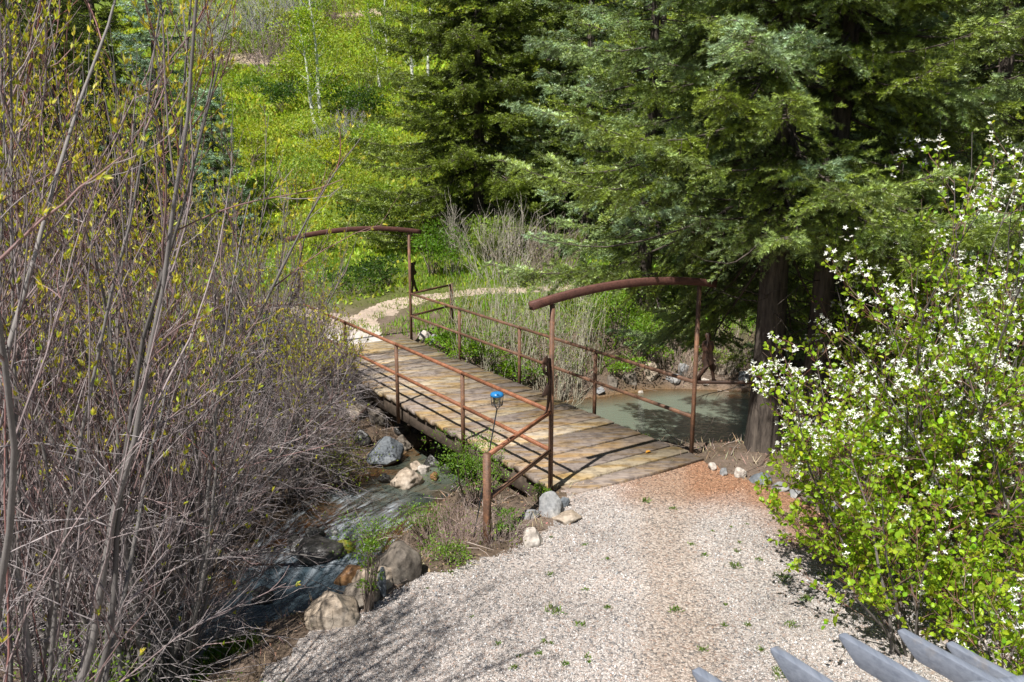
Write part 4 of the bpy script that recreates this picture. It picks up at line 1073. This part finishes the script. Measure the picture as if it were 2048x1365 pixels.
def twig_bush(name, label, loc, w, h, seed, col=(.30, .27, .25), tr=.010, ns=40, nb=9, leafn=0, leafc=(.3, .36, .2), ls=.06, group=None, upright=.5, cat='shrub'):
    r = np.random.default_rng(seed); loc = np.asarray(loc, float); root = thing(name, label, cat, loc, group)
    az = r.random(ns) * 6.283; rad = np.sqrt(r.random(ns)) * w * .25
    P0 = np.stack([np.cos(az) * rad, np.sin(az) * rad, np.full(ns, -.1)], -1)
    P0[:, 2] += np.array([hz(loc[0] + a, loc[1] + b) for a, b in P0[:, :2]]) - loc[2]
    inc = np.abs(r.normal(size=ns)) * math.atan2(w * .5, h) * (1.1 - upright) * 1.4
    D0 = np.stack([np.cos(az) * np.sin(inc), np.sin(az) * np.sin(inc), np.cos(inc)], -1); L = h * r.uniform(.55, 1.05, ns)
    st = grow(P0, D0, L, 9, .08, .1, 0, r)
    P1, D1, i1, t1 = sprout(st, ns * nb, .2, 1, .3, .9, r, prob=L / L.sum()); L1 = L[i1] * r.uniform(.15, .38, len(i1))
    b = grow(P1, D1, L1, 5, .14, .25, 0, r)
    V0, F0 = tubes(st, tr, tr * .35, 4); V1, F1 = tubes(b, tr * .5, tr * .25, 3)
    C = np.concatenate([np.repeat(tint(col, ns, r), 36, 0), np.repeat(tint(np.array(col) * 1.1, len(L1), r), 15, 0)])
    link('stems', build_mesh('stems', np.concatenate([V0, V1]), np.concatenate([F0, F1 + len(V0)]), MAT['willow_bark'], C, True), root)
    if leafn:
        i = r.integers(0, len(L1), leafn); P, T = sample(b, i, r.random(leafn)); D = unit(T + r.normal(size=P.shape) * .8)
        V, F, C = leaves(P, D, ls * r.uniform(.7, 1.3, leafn), ls * .5, leafc, .2, r, .2); link('leaves', build_mesh('leaves', V, F, MAT['leaf'], C), root)
    return root

def px_size(p, wpx, hpx):
    m = np.linalg.norm(np.asarray(p) - [0, 0, CAM_H]) / FPX; return wpx * m, hpx * m
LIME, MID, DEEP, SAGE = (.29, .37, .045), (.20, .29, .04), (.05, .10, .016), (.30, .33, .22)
def lb(label, u, v, w, h, col, n=1500, lsz=None, name='leafy_shrub', seed=None, **k):
    p = ground(u, v); W_, H_ = px_size(p, w, h); d = np.linalg.norm(p - [0, 0, CAM_H])
    return leaf_bush(name, label, p, W_, H_, seed or int(u * 7 + v), col, lsz or .0026 * d + .012, n, **k)
def tb_(label, u, v, w, h, col, leafn=0, leafc=SAGE, name='bare_shrub', ns=44, nb=9, tr=None, **k):
    p = ground(u, v); W_, H_ = px_size(p, w, h); d = np.linalg.norm(p - [0, 0, CAM_H])
    return twig_bush(name, label, p, W_, H_, int(u * 5 + v), col, tr or .00030 * d + .003, ns, nb, leafn, leafc, .0022 * d + .01, **k)
GREY, LAV, BRN, PALE = (.36, .35, .34), (.33, .30, .33), (.24, .17, .15), (.42, .38, .32)
# hillside, upper left
tb_('silvery grey shrub at the top of the slope right of the powder blue spruce', 395, 120, 150, 120, GREY, 900, SAGE, 'sage_shrub')
tb_('wide silver sage shrub at the top edge above the dirt track', 480, 92, 150, 90, GREY, 1100, SAGE, 'sage_shrub')
tb_('dark-centred grey shrub just left of the aspen tops', 540, 70, 130, 80, LAV, 700, SAGE, 'sage_shrub')
tb_('pale grey shrub touching the top edge above the aspens', 600, 28, 150, 60, GREY, 900, SAGE, 'sage_shrub')
tb_('brown leafless shrub on the dirt track left of the aspens', 548, 150, 110, 95, (.30, .22, .22), 0)
tb_('small brown leafless shrub below the pale soil patch', 690, 62, 90, 55, BRN, 0)
tb_('reddish bare shrub under the silver shrubs by the track', 432, 150, 80, 60, BRN, 0)
tb_('grey twiggy bush low on the meadow beside the spruce edge', 690, 268, 90, 45, LAV, 300, LIME)
tb_('grey bare bush halfway down the meadow', 655, 300, 80, 50, GREY, 250, LIME)
lb('lime bush between the dirt track and the sage shrubs', 500, 118, 70, 50, MID, 900)
lb('lime green thicket left of the slanted aspen', 585, 190, 90, 100, LIME, 1500)
lb('tall lime bush directly behind the two aspen trunks', 650, 175, 150, 120, LIME, 2200)
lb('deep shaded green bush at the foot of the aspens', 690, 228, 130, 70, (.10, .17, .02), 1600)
lb('lime bush crowding the layered spruce at aspen height', 735, 190, 110, 100, LIME, 1500)
lb('bright bush below the pale soil patch near the top', 735, 90, 130, 60, LIME, 1300)
lb('lime shrub at the top edge beside the layered spruce', 785, 40, 120, 70, LIME, 1300)
lb('small green shrub at the top edge left of the pale soil', 655, 40, 100, 50, MID, 1000)
lb('green bush on the meadow under the dirt track', 505, 190, 90, 50, MID, 1000)
lb('low lime bush in mid meadow below the aspens', 615, 275, 110, 55, LIME, 1300)
lb('mid green bush at the left side of the spruce skirt', 735, 300, 100, 60, MID, 1200)
lb('round green bush low on the meadow left of the far arch', 600, 380, 110, 70, MID, 1300)
lb('yellow-green bush above the middle of the far arch', 690, 390, 110, 65, LIME, 1300)
lb('green bush under the spruce skirt above the far arch end', 770, 430, 110, 70, MID, 1300)
lb('leafy bush seen through willow twigs in the lower meadow', 540, 430, 110, 70, MID, 1200)
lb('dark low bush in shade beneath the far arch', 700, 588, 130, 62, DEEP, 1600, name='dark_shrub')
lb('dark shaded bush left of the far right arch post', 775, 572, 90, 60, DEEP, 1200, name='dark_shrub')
lb('fresh green bush right behind the far right arch post', 862, 552, 110, 105, (.12, .23, .02), 2200)
lb('green bush at the spruce foot behind the bare saplings', 985, 520, 110, 90, MID, 1600)
tb_('whitish dead sapling cluster in front of the layered spruce', 905, 548, 80, 140, PALE, 0, ns=22, upright=.9, name='dead_sapling')
tb_('tangled pale twigs between the two middle spruces', 1010, 560, 190, 150, PALE, 150, LIME, ns=50)
tb_('brown twig tangle under the drooping spruce', 1100, 570, 150, 130, (.30, .24, .20), 120, LIME, ns=44)
# far bank saplings
for i, (lb_, u, v, w, h, up_, lf) in enumerate([
    ('slender bare saplings left of the second far railing post', 930, 722, 90, 190, .95, 60), ('thin upright saplings crossing the far handrail middle', 985, 752, 90, 220, .95, 60),
    ('dense grey-green saplings left of the near arch post', 1045, 775, 100, 240, .92, 80), ('pale saplings right behind the near arch beam end', 1100, 790, 100, 240, .92, 80),
    ('dry saplings at the pool edge behind the steel woman', 1145, 785, 90, 220, .9, 60), ('short dead stalks around the water inlet by the deck', 1120, 805, 110, 80, .6, 0),
    ('back row of thin saplings by the dirt path', 1010, 690, 120, 180, .95, 60), ('leaning saplings under the arch beam left half', 1175, 720, 110, 190, .85, 120), ('bleached stalks beyond the saplings near the path', 1090, 660, 130, 150, .9, 60)]):
    tb_(lb_, u, v, w, h, (.44, .41, .31), lf * 3, LIME, 'bare_sapling', ns=22, nb=3, tr=.0075, upright=up_, group='bare saplings on the far bank')
lb('bright leafy shrub on the far bank under the arch beam', 1235, 690, 130, 120, (.17, .29, .025), 2200)
lb('light green shrub hanging over the rocks across the pool', 1300, 728, 110, 100, (.17, .29, .025), 1800)
lb('small green plant between rocks left of the tan pool boulder', 1235, 752, 70, 40, (.17, .29, .025), 700)
lb('green weeds against the far side of the deck', 965, 728, 110, 60, (.17, .30, .02), 1500, name='weed_patch', cat='weeds')
lb('green weeds behind the deck at the middle far post', 1030, 765, 90, 50, (.17, .30, .02), 1100, name='weed_patch', cat='weeds')
lb('bright weeds at the far right bridge corner', 900, 700, 80, 45, (.17, .32, .02), 1100, name='weed_patch', cat='weeds')
tb_('dead roots and twigs hanging from the cut bank left of the pool inflow', 1350, 735, 110, 90, (.34, .27, .22), 0, ns=50, nb=6, tr=.008, upright=.2)
tb_('dry twigs on the cut bank beside the spruce trunk', 1455, 722, 110, 100, (.34, .28, .22), 0, ns=50, nb=6, tr=.008, upright=.3)
# near bank
lb('fresh green shrub growing up past the near railing post', 948, 1012, 120, 150, (.15, .27, .03), 2000, .030, 'green_shrub', lobes=20, ragged=.5)
lb('spindly green shoots in front of the deck edge', 975, 985, 60, 140, (.17, .29, .03), 500, .028, 'green_shrub', lobes=10, ragged=.7)
lb('low spreading green plant above the cascade', 760, 1098, 130, 60, (.17, .30, .04), 1200, .032, 'creek_plant', cat='plant', lobes=14, ragged=.6)
lb('green plant over the creek left of the wing post', 860, 1078, 110, 70, (.17, .30, .04), 900, .030, 'creek_plant', cat='plant', lobes=14, ragged=.6)
lb('upright leafy sprig at the creek edge by the standing slab', 738, 1222, 40, 165, (.16, .27, .03), 420, .032, 'leafy_sprig', cat='plant', lobes=14, ragged=.5)
lb('small green plant left of the hollow boulder', 1012, 1078, 50, 70, (.14, .27, .03), 420, .030, 'creek_plant', cat='plant')
lb('green tuft at the foot of the near arch post', 1085, 1005, 50, 34, (.16, .28, .03), 320, .028, 'creek_plant', cat='plant')
lb('low green plant along the gravel edge below the wing post', 905, 1128, 110, 36, (.16, .27, .03), 700, .028, 'creek_plant', cat='plant')
tb_('dry pinkish brush on the bank between the creek and the wing post', 900, 1090, 170, 100, (.38, .28, .25), 160, MID, 'dry_brush', ns=60, nb=8, tr=.0035)
tb_('dry grey brush around the base of the wing post', 1000, 1085, 130, 90, (.38, .30, .27), 120, MID, 'dry_brush', ns=50, nb=8, tr=.0032)
def lbz(label, x, y, w, h, col, n, ls, seed, **k): return leaf_bush('understory_plant', label, gz(x, y), w, h, seed, col, ls, n, cat='plant', **k)
lbz('bright leafed plant at the lower left corner', -2.95, 5.0, .9, 1.0, (.20, .33, .03), 900, .036, 801, lobes=18, ragged=.7)
lbz('bright leafed plant among the front willow stems', -3.2, 5.7, .9, 1.1, (.20, .33, .03), 700, .036, 802, lobes=18, ragged=.8)
lbz('leafy thicket plant at the left edge behind the front willows', -4.9, 7.3, 1.3, 1.2, (.14, .24, .025), 1400, .045, 804, lobes=18, ragged=.7)
lbz('dim leafy plant under the leafy willow near the creek bend', -4.0, 7.3, 1.0, .8, (.14, .24, .025), 800, .042, 805, lobes=16, ragged=.7)
lbz('grassy green plant at the bottom edge between willow trunks and gravel', -1.95, 5.35, .8, .35, (.17, .29, .03), 700, .032, 803, lobes=14, ragged=.6)
lb('small leafy plant between the willow trunk bundles', 260, 1190, 120, 80, (.16, .28, .025), 420, .040, 'understory_plant', cat='plant', lobes=12, ragged=.7)
lb('yellow-green leafy bush leaning over the water by the blue-grey boulder', 680, 985, 120, 110, (.26, .32, .03), 800, .036, 'creek_shrub', lobes=16, ragged=.6)
lb('sapling leaves against the sunlit water by the deck edge', 1290, 925, 26, 70, (.07, .12, .02), 160, .026, 'leafy_sprig', cat='plant', lobes=6, ragged=.6)

for i, (l_, u, v, w, h, c) in enumerate([
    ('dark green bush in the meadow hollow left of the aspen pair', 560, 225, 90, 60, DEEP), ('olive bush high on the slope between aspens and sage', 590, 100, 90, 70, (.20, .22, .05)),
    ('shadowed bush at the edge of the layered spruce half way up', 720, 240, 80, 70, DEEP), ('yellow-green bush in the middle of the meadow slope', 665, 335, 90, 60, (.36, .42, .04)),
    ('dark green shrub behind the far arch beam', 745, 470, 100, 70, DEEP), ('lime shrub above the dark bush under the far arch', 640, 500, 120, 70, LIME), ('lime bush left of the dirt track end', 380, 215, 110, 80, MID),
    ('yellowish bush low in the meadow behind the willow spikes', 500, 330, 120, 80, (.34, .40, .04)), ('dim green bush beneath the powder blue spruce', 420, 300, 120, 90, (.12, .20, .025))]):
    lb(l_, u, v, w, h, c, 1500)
# ------------------------------------------------------------------ aspens
def aspen(label, loc, H, seed, lean=(0, 0), n=2200, spread=.16):
    r = np.random.default_rng(seed); root = thing('aspen', label, 'tree', loc, 'young aspens on the slope')
    t = np.linspace(0, 1, 14); path = np.stack([lean[0] * t * H + .08 * np.sin(t * 6 + seed), lean[1] * t * H + .06 * np.sin(t * 5), t * (H + .3) - .3], -1)[None]
    V, F = tubes(path, .075 + .007 * H, .02, 8); link('trunk', build_mesh('trunk', V, F, MAT['aspen_bark'], None, True), root)
    nb = 34; P, D, i, tt = sprout(path, nb, .18, 1, .7, 1.25, r); L = H * spread * (1.25 - tt) * r.uniform(.6, 1.2, nb) + .25
    b = grow(P, D, L, 7, .1, .25, 0, r); V, F = tubes(b, .016, .006, 4); link('limbs', build_mesh('limbs', V, F, MAT['aspen_bark'], None, True), root)
    k = r.integers(0, nb, n); P, T = sample(b, k, r.uniform(.62, 1, n)); P = P + r.normal(size=P.shape) * .13; D = unit(r.normal(size=P.shape))
    V, F, C = leaves(P, D, r.uniform(.09, .15, n), r.uniform(.07, .10, n), (.30, .42, .035), .15, r, .16); link('crown', build_mesh('crown', V, F, MAT['leaf'], C), root)
    return root
for lb_, u, v, hp, ln in [('straight white-trunked aspen, the tallest of the meadow pair', 645, 242, 235, (-.06, 0)), ('slanted thin aspen left of the tallest one', 632, 248, 195, (-.13, 0)),
                          ('pale aspen against the left edge of the layered spruce', 760, 178, 165, (-.10, 0)), ('thin aspen at the top right of the meadow', 775, 110, 130, (-.03, 0)),
                          ('aspen trunk glimpsed through the layered spruce, left of its stem', 826, 170, 180, (0, 0)), ('second aspen glimpsed through the layered spruce', 858, 165, 180, (.02, 0)),
                          ('aspen seen right of the layered spruce stem', 1000, 190, 200, (0, 0)), ('low aspen behind the layered spruce skirt', 915, 240, 180, (-.02, 0))]:
    p = ground(u, v); _, H_ = px_size(p, 1, hp); aspen(lb_, p, H_, int(u), ln, 1300)

# ------------------------------------------------------------------ grass, forbs and litter (past counting)
def scatter_blades(name, label, n, area, accept, ln, wd, col, lean=.5, seed=1, mat='grass', per=1, far_scale=0.0, var=.22):
    r = np.random.default_rng(seed); x0, x1, y0, y1 = area
    y = y0 + (y1 - y0) * r.random(n) ** (1.0 if not far_scale else .8); x = x0 + (x1 - x0) * r.random(n)
    k = accept(x, y); k &= np.abs(x) < .66 * y + 1.5; x, y = x[k], y[k]; z = height(x, y); n = len(x)
    P = np.stack([x, y, z - .01], -1); sc = 1 + far_scale * np.maximum(y - 20, 0)
    D = unit(UP + r.normal(size=(n, 3)) * lean)
    cn = fbm(x * .5, y * .5, seed + 70); c2 = fbm(x * .13, y * .13, seed + 75)
    c = np.asarray(col) * np.clip(.4 + 1.5 * cn, .4, 1.7)[:, None] * np.stack([.8 + .45 * c2, .9 + .2 * c2, .9 + 0 * c2], -1)
    V, F, C = leaves(P, D, ln * sc * r.uniform(.5, 1.3, n), wd * sc * r.uniform(.7, 1.3, n), c, .1, r, var)
    me = build_mesh(name, V, F, MAT[mat], C); tag(link(name, me), label, None, None, 'stuff')
def e_of(x, y): d, hw, _, _ = stream_info(x, y); return d - hw
scatter_blades('meadow_plants', 'bright green meadow plants on the slope', 350000, (-48, 34, 19.5, 90), lambda x, y: (path_mask(x, y) > 1.0) & (np.random.default_rng(1).random(len(x)) < sstep(18, 24, y)) & (np.min([((x - b[0]) / b[2]) ** 2 + ((y - b[1]) / b[3]) ** 2 for b in BARE], 0) > .8), .17, .08, (.30, .375, .045), .7, 5, far_scale=.020)
scatter_blades('bank_grass', 'green grass on the far bank and along the path', 70000, (-16, 14, 15, 30), lambda x, y: (path_mask(x, y) > .8 + .5 * vnoise(x * 3, y * 3, 8)) & (e_of(x, y) > .5) & (fbm(x * .35, y * .35, 31) + .25 * fbm(x * 1.7, y * 1.7, 33) > .40 - .15 * (x > -3) * (x < 3)), .20, .022, (.17, .29, .025), .4, 6)
scatter_blades('path_grass', 'short grass tufts in the dirt path', 26000, (-9, 6, 18, 26), lambda x, y: (path_mask(x, y) < .95) & (fbm(x * 2.2, y * 1.4, 77) > .44), .10, .018, (.18, .26, .04), .5, 7)
scatter_blades('dry_grass', 'dry straw and dead stalks on the creek banks', 30000, (-9, 6.5, 4.5, 19), lambda x, y: (e_of(x, y) > .12) & (e_of(x, y) < 2.6) & ~in_poly(x, y, GRAVEL) & (path_mask(x, y) > 1), .16, .007, (.34, .26, .20), .9, 8, 'litter')
scatter_blades('leaf_litter', 'dead leaves and needles on the ground', 60000, (-9, 9, 4.5, 17), lambda x, y: (e_of(x, y) > .05) & ~in_poly(x, y, GRAVEL), .045, .022, (.27, .19, .135), 3.0, 9, 'litter')
scatter_blades('willow_grass', 'green grass at the foot of the willows', 16000, (-3.4, -.9, 4.9, 6.8), lambda x, y: ~in_poly(x, y, GRAVEL) & (e_of(x, y) > .5) & (fbm(x * 1.8, y * 1.8, 78) > .5), .11, .010, (.13, .23, .025), .5, 10)
scatter_blades('needle_litter', 'brown spruce needles and leaf bits blown onto the gravel', 16000, (-1.8, 4.5, 5.2, 10.9), lambda x, y: in_poly(x, y, GRAVEL) & (vnoise(x * 40, y * 40, 3) < .25 + 1.2 * (1 - sstep(.1, 1.3, seg_dist(x, y, [tuple(p) for p in GPR])))), .030, .007, (.20, .10, .05), 3.0, 14, 'litter')
def sticks(n, seed):
    r = np.random.default_rng(seed); y = 5 + 14 * r.random(n); x = -8 + 14 * r.random(n); e = e_of(x, y)
    k = (e > .0) & (e < 2.2) & ~in_poly(x, y, GRAVEL); x, y = x[k], y[k]; n = len(x)
    P = np.stack([x, y, height(x, y) + r.uniform(.0, .08, n)], -1); D = unit(r.normal(size=(n, 3)) * [1, 1, .18])
    p = grow(P, D, r.uniform(.15, .7, n), 5, .15, 0, 0, r); V, F = tubes(p, r.uniform(.003, .008, n), .002, 4)
    me = build_mesh('fallen_sticks', V, F, MAT['willow_bark'], np.repeat(tint((.30, .245, .21), n, r, .25), 20, 0), True); tag(link('fallen_sticks', me), 'fallen sticks lying on the creek banks', None, None, 'stuff')
sticks(2600, 12)

# weeds in the gravel
def weed(label, u, v, s, seed):
    r = np.random.default_rng(seed); p = ground(u, v); s *= .72; n = int(18 + 26 * s)
    P = np.stack([r.normal(size=n) * .03 * s, r.normal(size=n) * .03 * s, np.zeros(n)], -1); D = unit(UP * .6 + r.normal(size=(n, 3)) * .6 + 0 * P); D[:, 2] = np.abs(D[:, 2])
    V, F, C = leaves(P, D, .055 * s * r.uniform(.6, 1.3, n), .010, (.13, .21, .035), .2, r, .25)
    o = link('weed', build_mesh('weed', V, F, MAT['grass'], C), None, p); tag(o, label, 'weed', 'weeds sprouting in the gravel')
for i, (lb_, u, v, s) in enumerate([
    ('weed tuft in the gravel near the middle of the bridge end', 1290, 1003, 1.3), ('faint weed tuft right of the bridge end tuft', 1346, 1018, .9), ('round weed in the open gravel below the wing post', 1108, 1222, 1.6),
    ('weed tuft just below the round gravel weed', 1160, 1250, 1.0), ('tiny weed near the pale stone at the gravel edge', 1100, 1150, .8), ('weed on the trodden strip below the rusty litter', 1408, 1112, .9),
    ('flat weed rosette right of the trodden strip', 1468, 1134, 1.4), ('tall grassy weed left of the flowering shrub', 1566, 1158, 1.8), ('weed under the leftmost flowering branches', 1612, 1198, 1.3),
    ('low weed pair left of the lowest leafy branch', 1580, 1252, 1.2), ('thin upright weed line in mid gravel', 1352, 1222, 1.2), ('small weed in the middle of the gravel', 1214, 1216, .8),
    ('bushy weed beside the second rafter tail', 1562, 1352, 1.7), ('weed by the first rafter tail', 1405, 1300, .9), ('weed left of the lowest leafy branch by the second rafter', 1495, 1252, .8),
    ('weed beneath the blossoms at the gravel edge', 1650, 1152, 1.4), ('pale weed on the upper gravel', 1215, 1120, .7), ('weed low in the lower middle gravel', 1130, 1330, .8)]):
    weed(lb_, u, v, s, 300 + i)
r_ = np.random.default_rng(77)
for i in range(34):
    u, v = r_.uniform(760, 1640), r_.uniform(1040, 1350)
    p = ground(u, v)
    if not in_poly(np.array([p[0]]), np.array([p[1]]), GRAVEL)[0] or gravel_fine(np.array([p[0]]), np.array([p[1]]))[0] > .8: continue
    weed('tiny green sprout among the gravel stones, thin and only a few leaves', u, v, r_.uniform(.35, .8), 500 + i)
for i, (lb_, u, v) in enumerate([('curled orange dead leaf on the deck planks', 1291, 907), ('brown dead leaf on the rusty gravel', 1537, 1010)]):
    p = at_z(u, v, .004 if i == 0 else .0); r = np.random.default_rng(i)
    if i: p = ground(u, v, .01)
    V, F, C = leaves(np.zeros((1, 3)), np.array([[1., .4, .1]]), .09, .055, (.42, .20, .03), .35, r, 0, 'oval', 1.0)
    tag(link('dead_leaf', build_mesh('dead_leaf', V, F, MAT['litter'], C), None, p + np.array([0, 0, .004])), lb_, 'leaf')

# ------------------------------------------------------------------ camera, light, world
cam = bpy.data.cameras.new('camera'); co = bpy.data.objects.new('camera', cam); COL.objects.link(co)
co.location = (0, 0, CAM_H); co.rotation_euler = (math.pi / 2 - PITCH, 0, 0)
cam.sensor_width = 36; cam.lens = 36 * FPX / 2048; cam.clip_start = .05; cam.clip_end = 1000
cam.dof.use_dof = True; cam.dof.focus_distance = 9.5; cam.dof.aperture_fstop = 5.0
SC.camera = co
sun_h = unit(np.array([-.763, -1.17, 0])); SUN_EL = math.radians(57.5)
sd = sun_h * math.cos(SUN_EL) + UP * math.sin(SUN_EL)
sl = bpy.data.lights.new('sun', 'SUN'); so = bpy.data.objects.new('sun', sl); COL.objects.link(so)
sl.energy = 5.0; sl.angle = math.radians(.53); sl.color = (1, .965, .915)
so.rotation_euler = Vector(sd).to_track_quat('Z', 'Y').to_euler()
w = bpy.data.worlds.new('World'); SC.world = w; w.use_nodes = True; nt = w.node_tree
bg = nt.nodes['Background']; sky = nt.nodes.new('ShaderNodeTexSky'); sky.sky_type = 'NISHITA'; sky.sun_disc = False
sky.sun_elevation = SUN_EL; sky.sun_rotation = math.atan2(sd[0], sd[1])
nt.links.new(sky.outputs[0], bg.inputs['Color']); bg.inputs['Strength'].default_value = .05
SC.view_settings.view_transform = 'Standard'; SC.view_settings.look = 'None'; SC.view_settings.exposure = 0.7; SC.view_settings.gamma = 1
SC.render.engine = 'CYCLES'
SC.cycles.max_bounces = 6; SC.cycles.diffuse_bounces = 2; SC.cycles.transparent_max_bounces = 8; SC.cycles.caustics_reflective = False; SC.cycles.caustics_refractive = False
SC.cycles.sample_clamp_indirect = 4
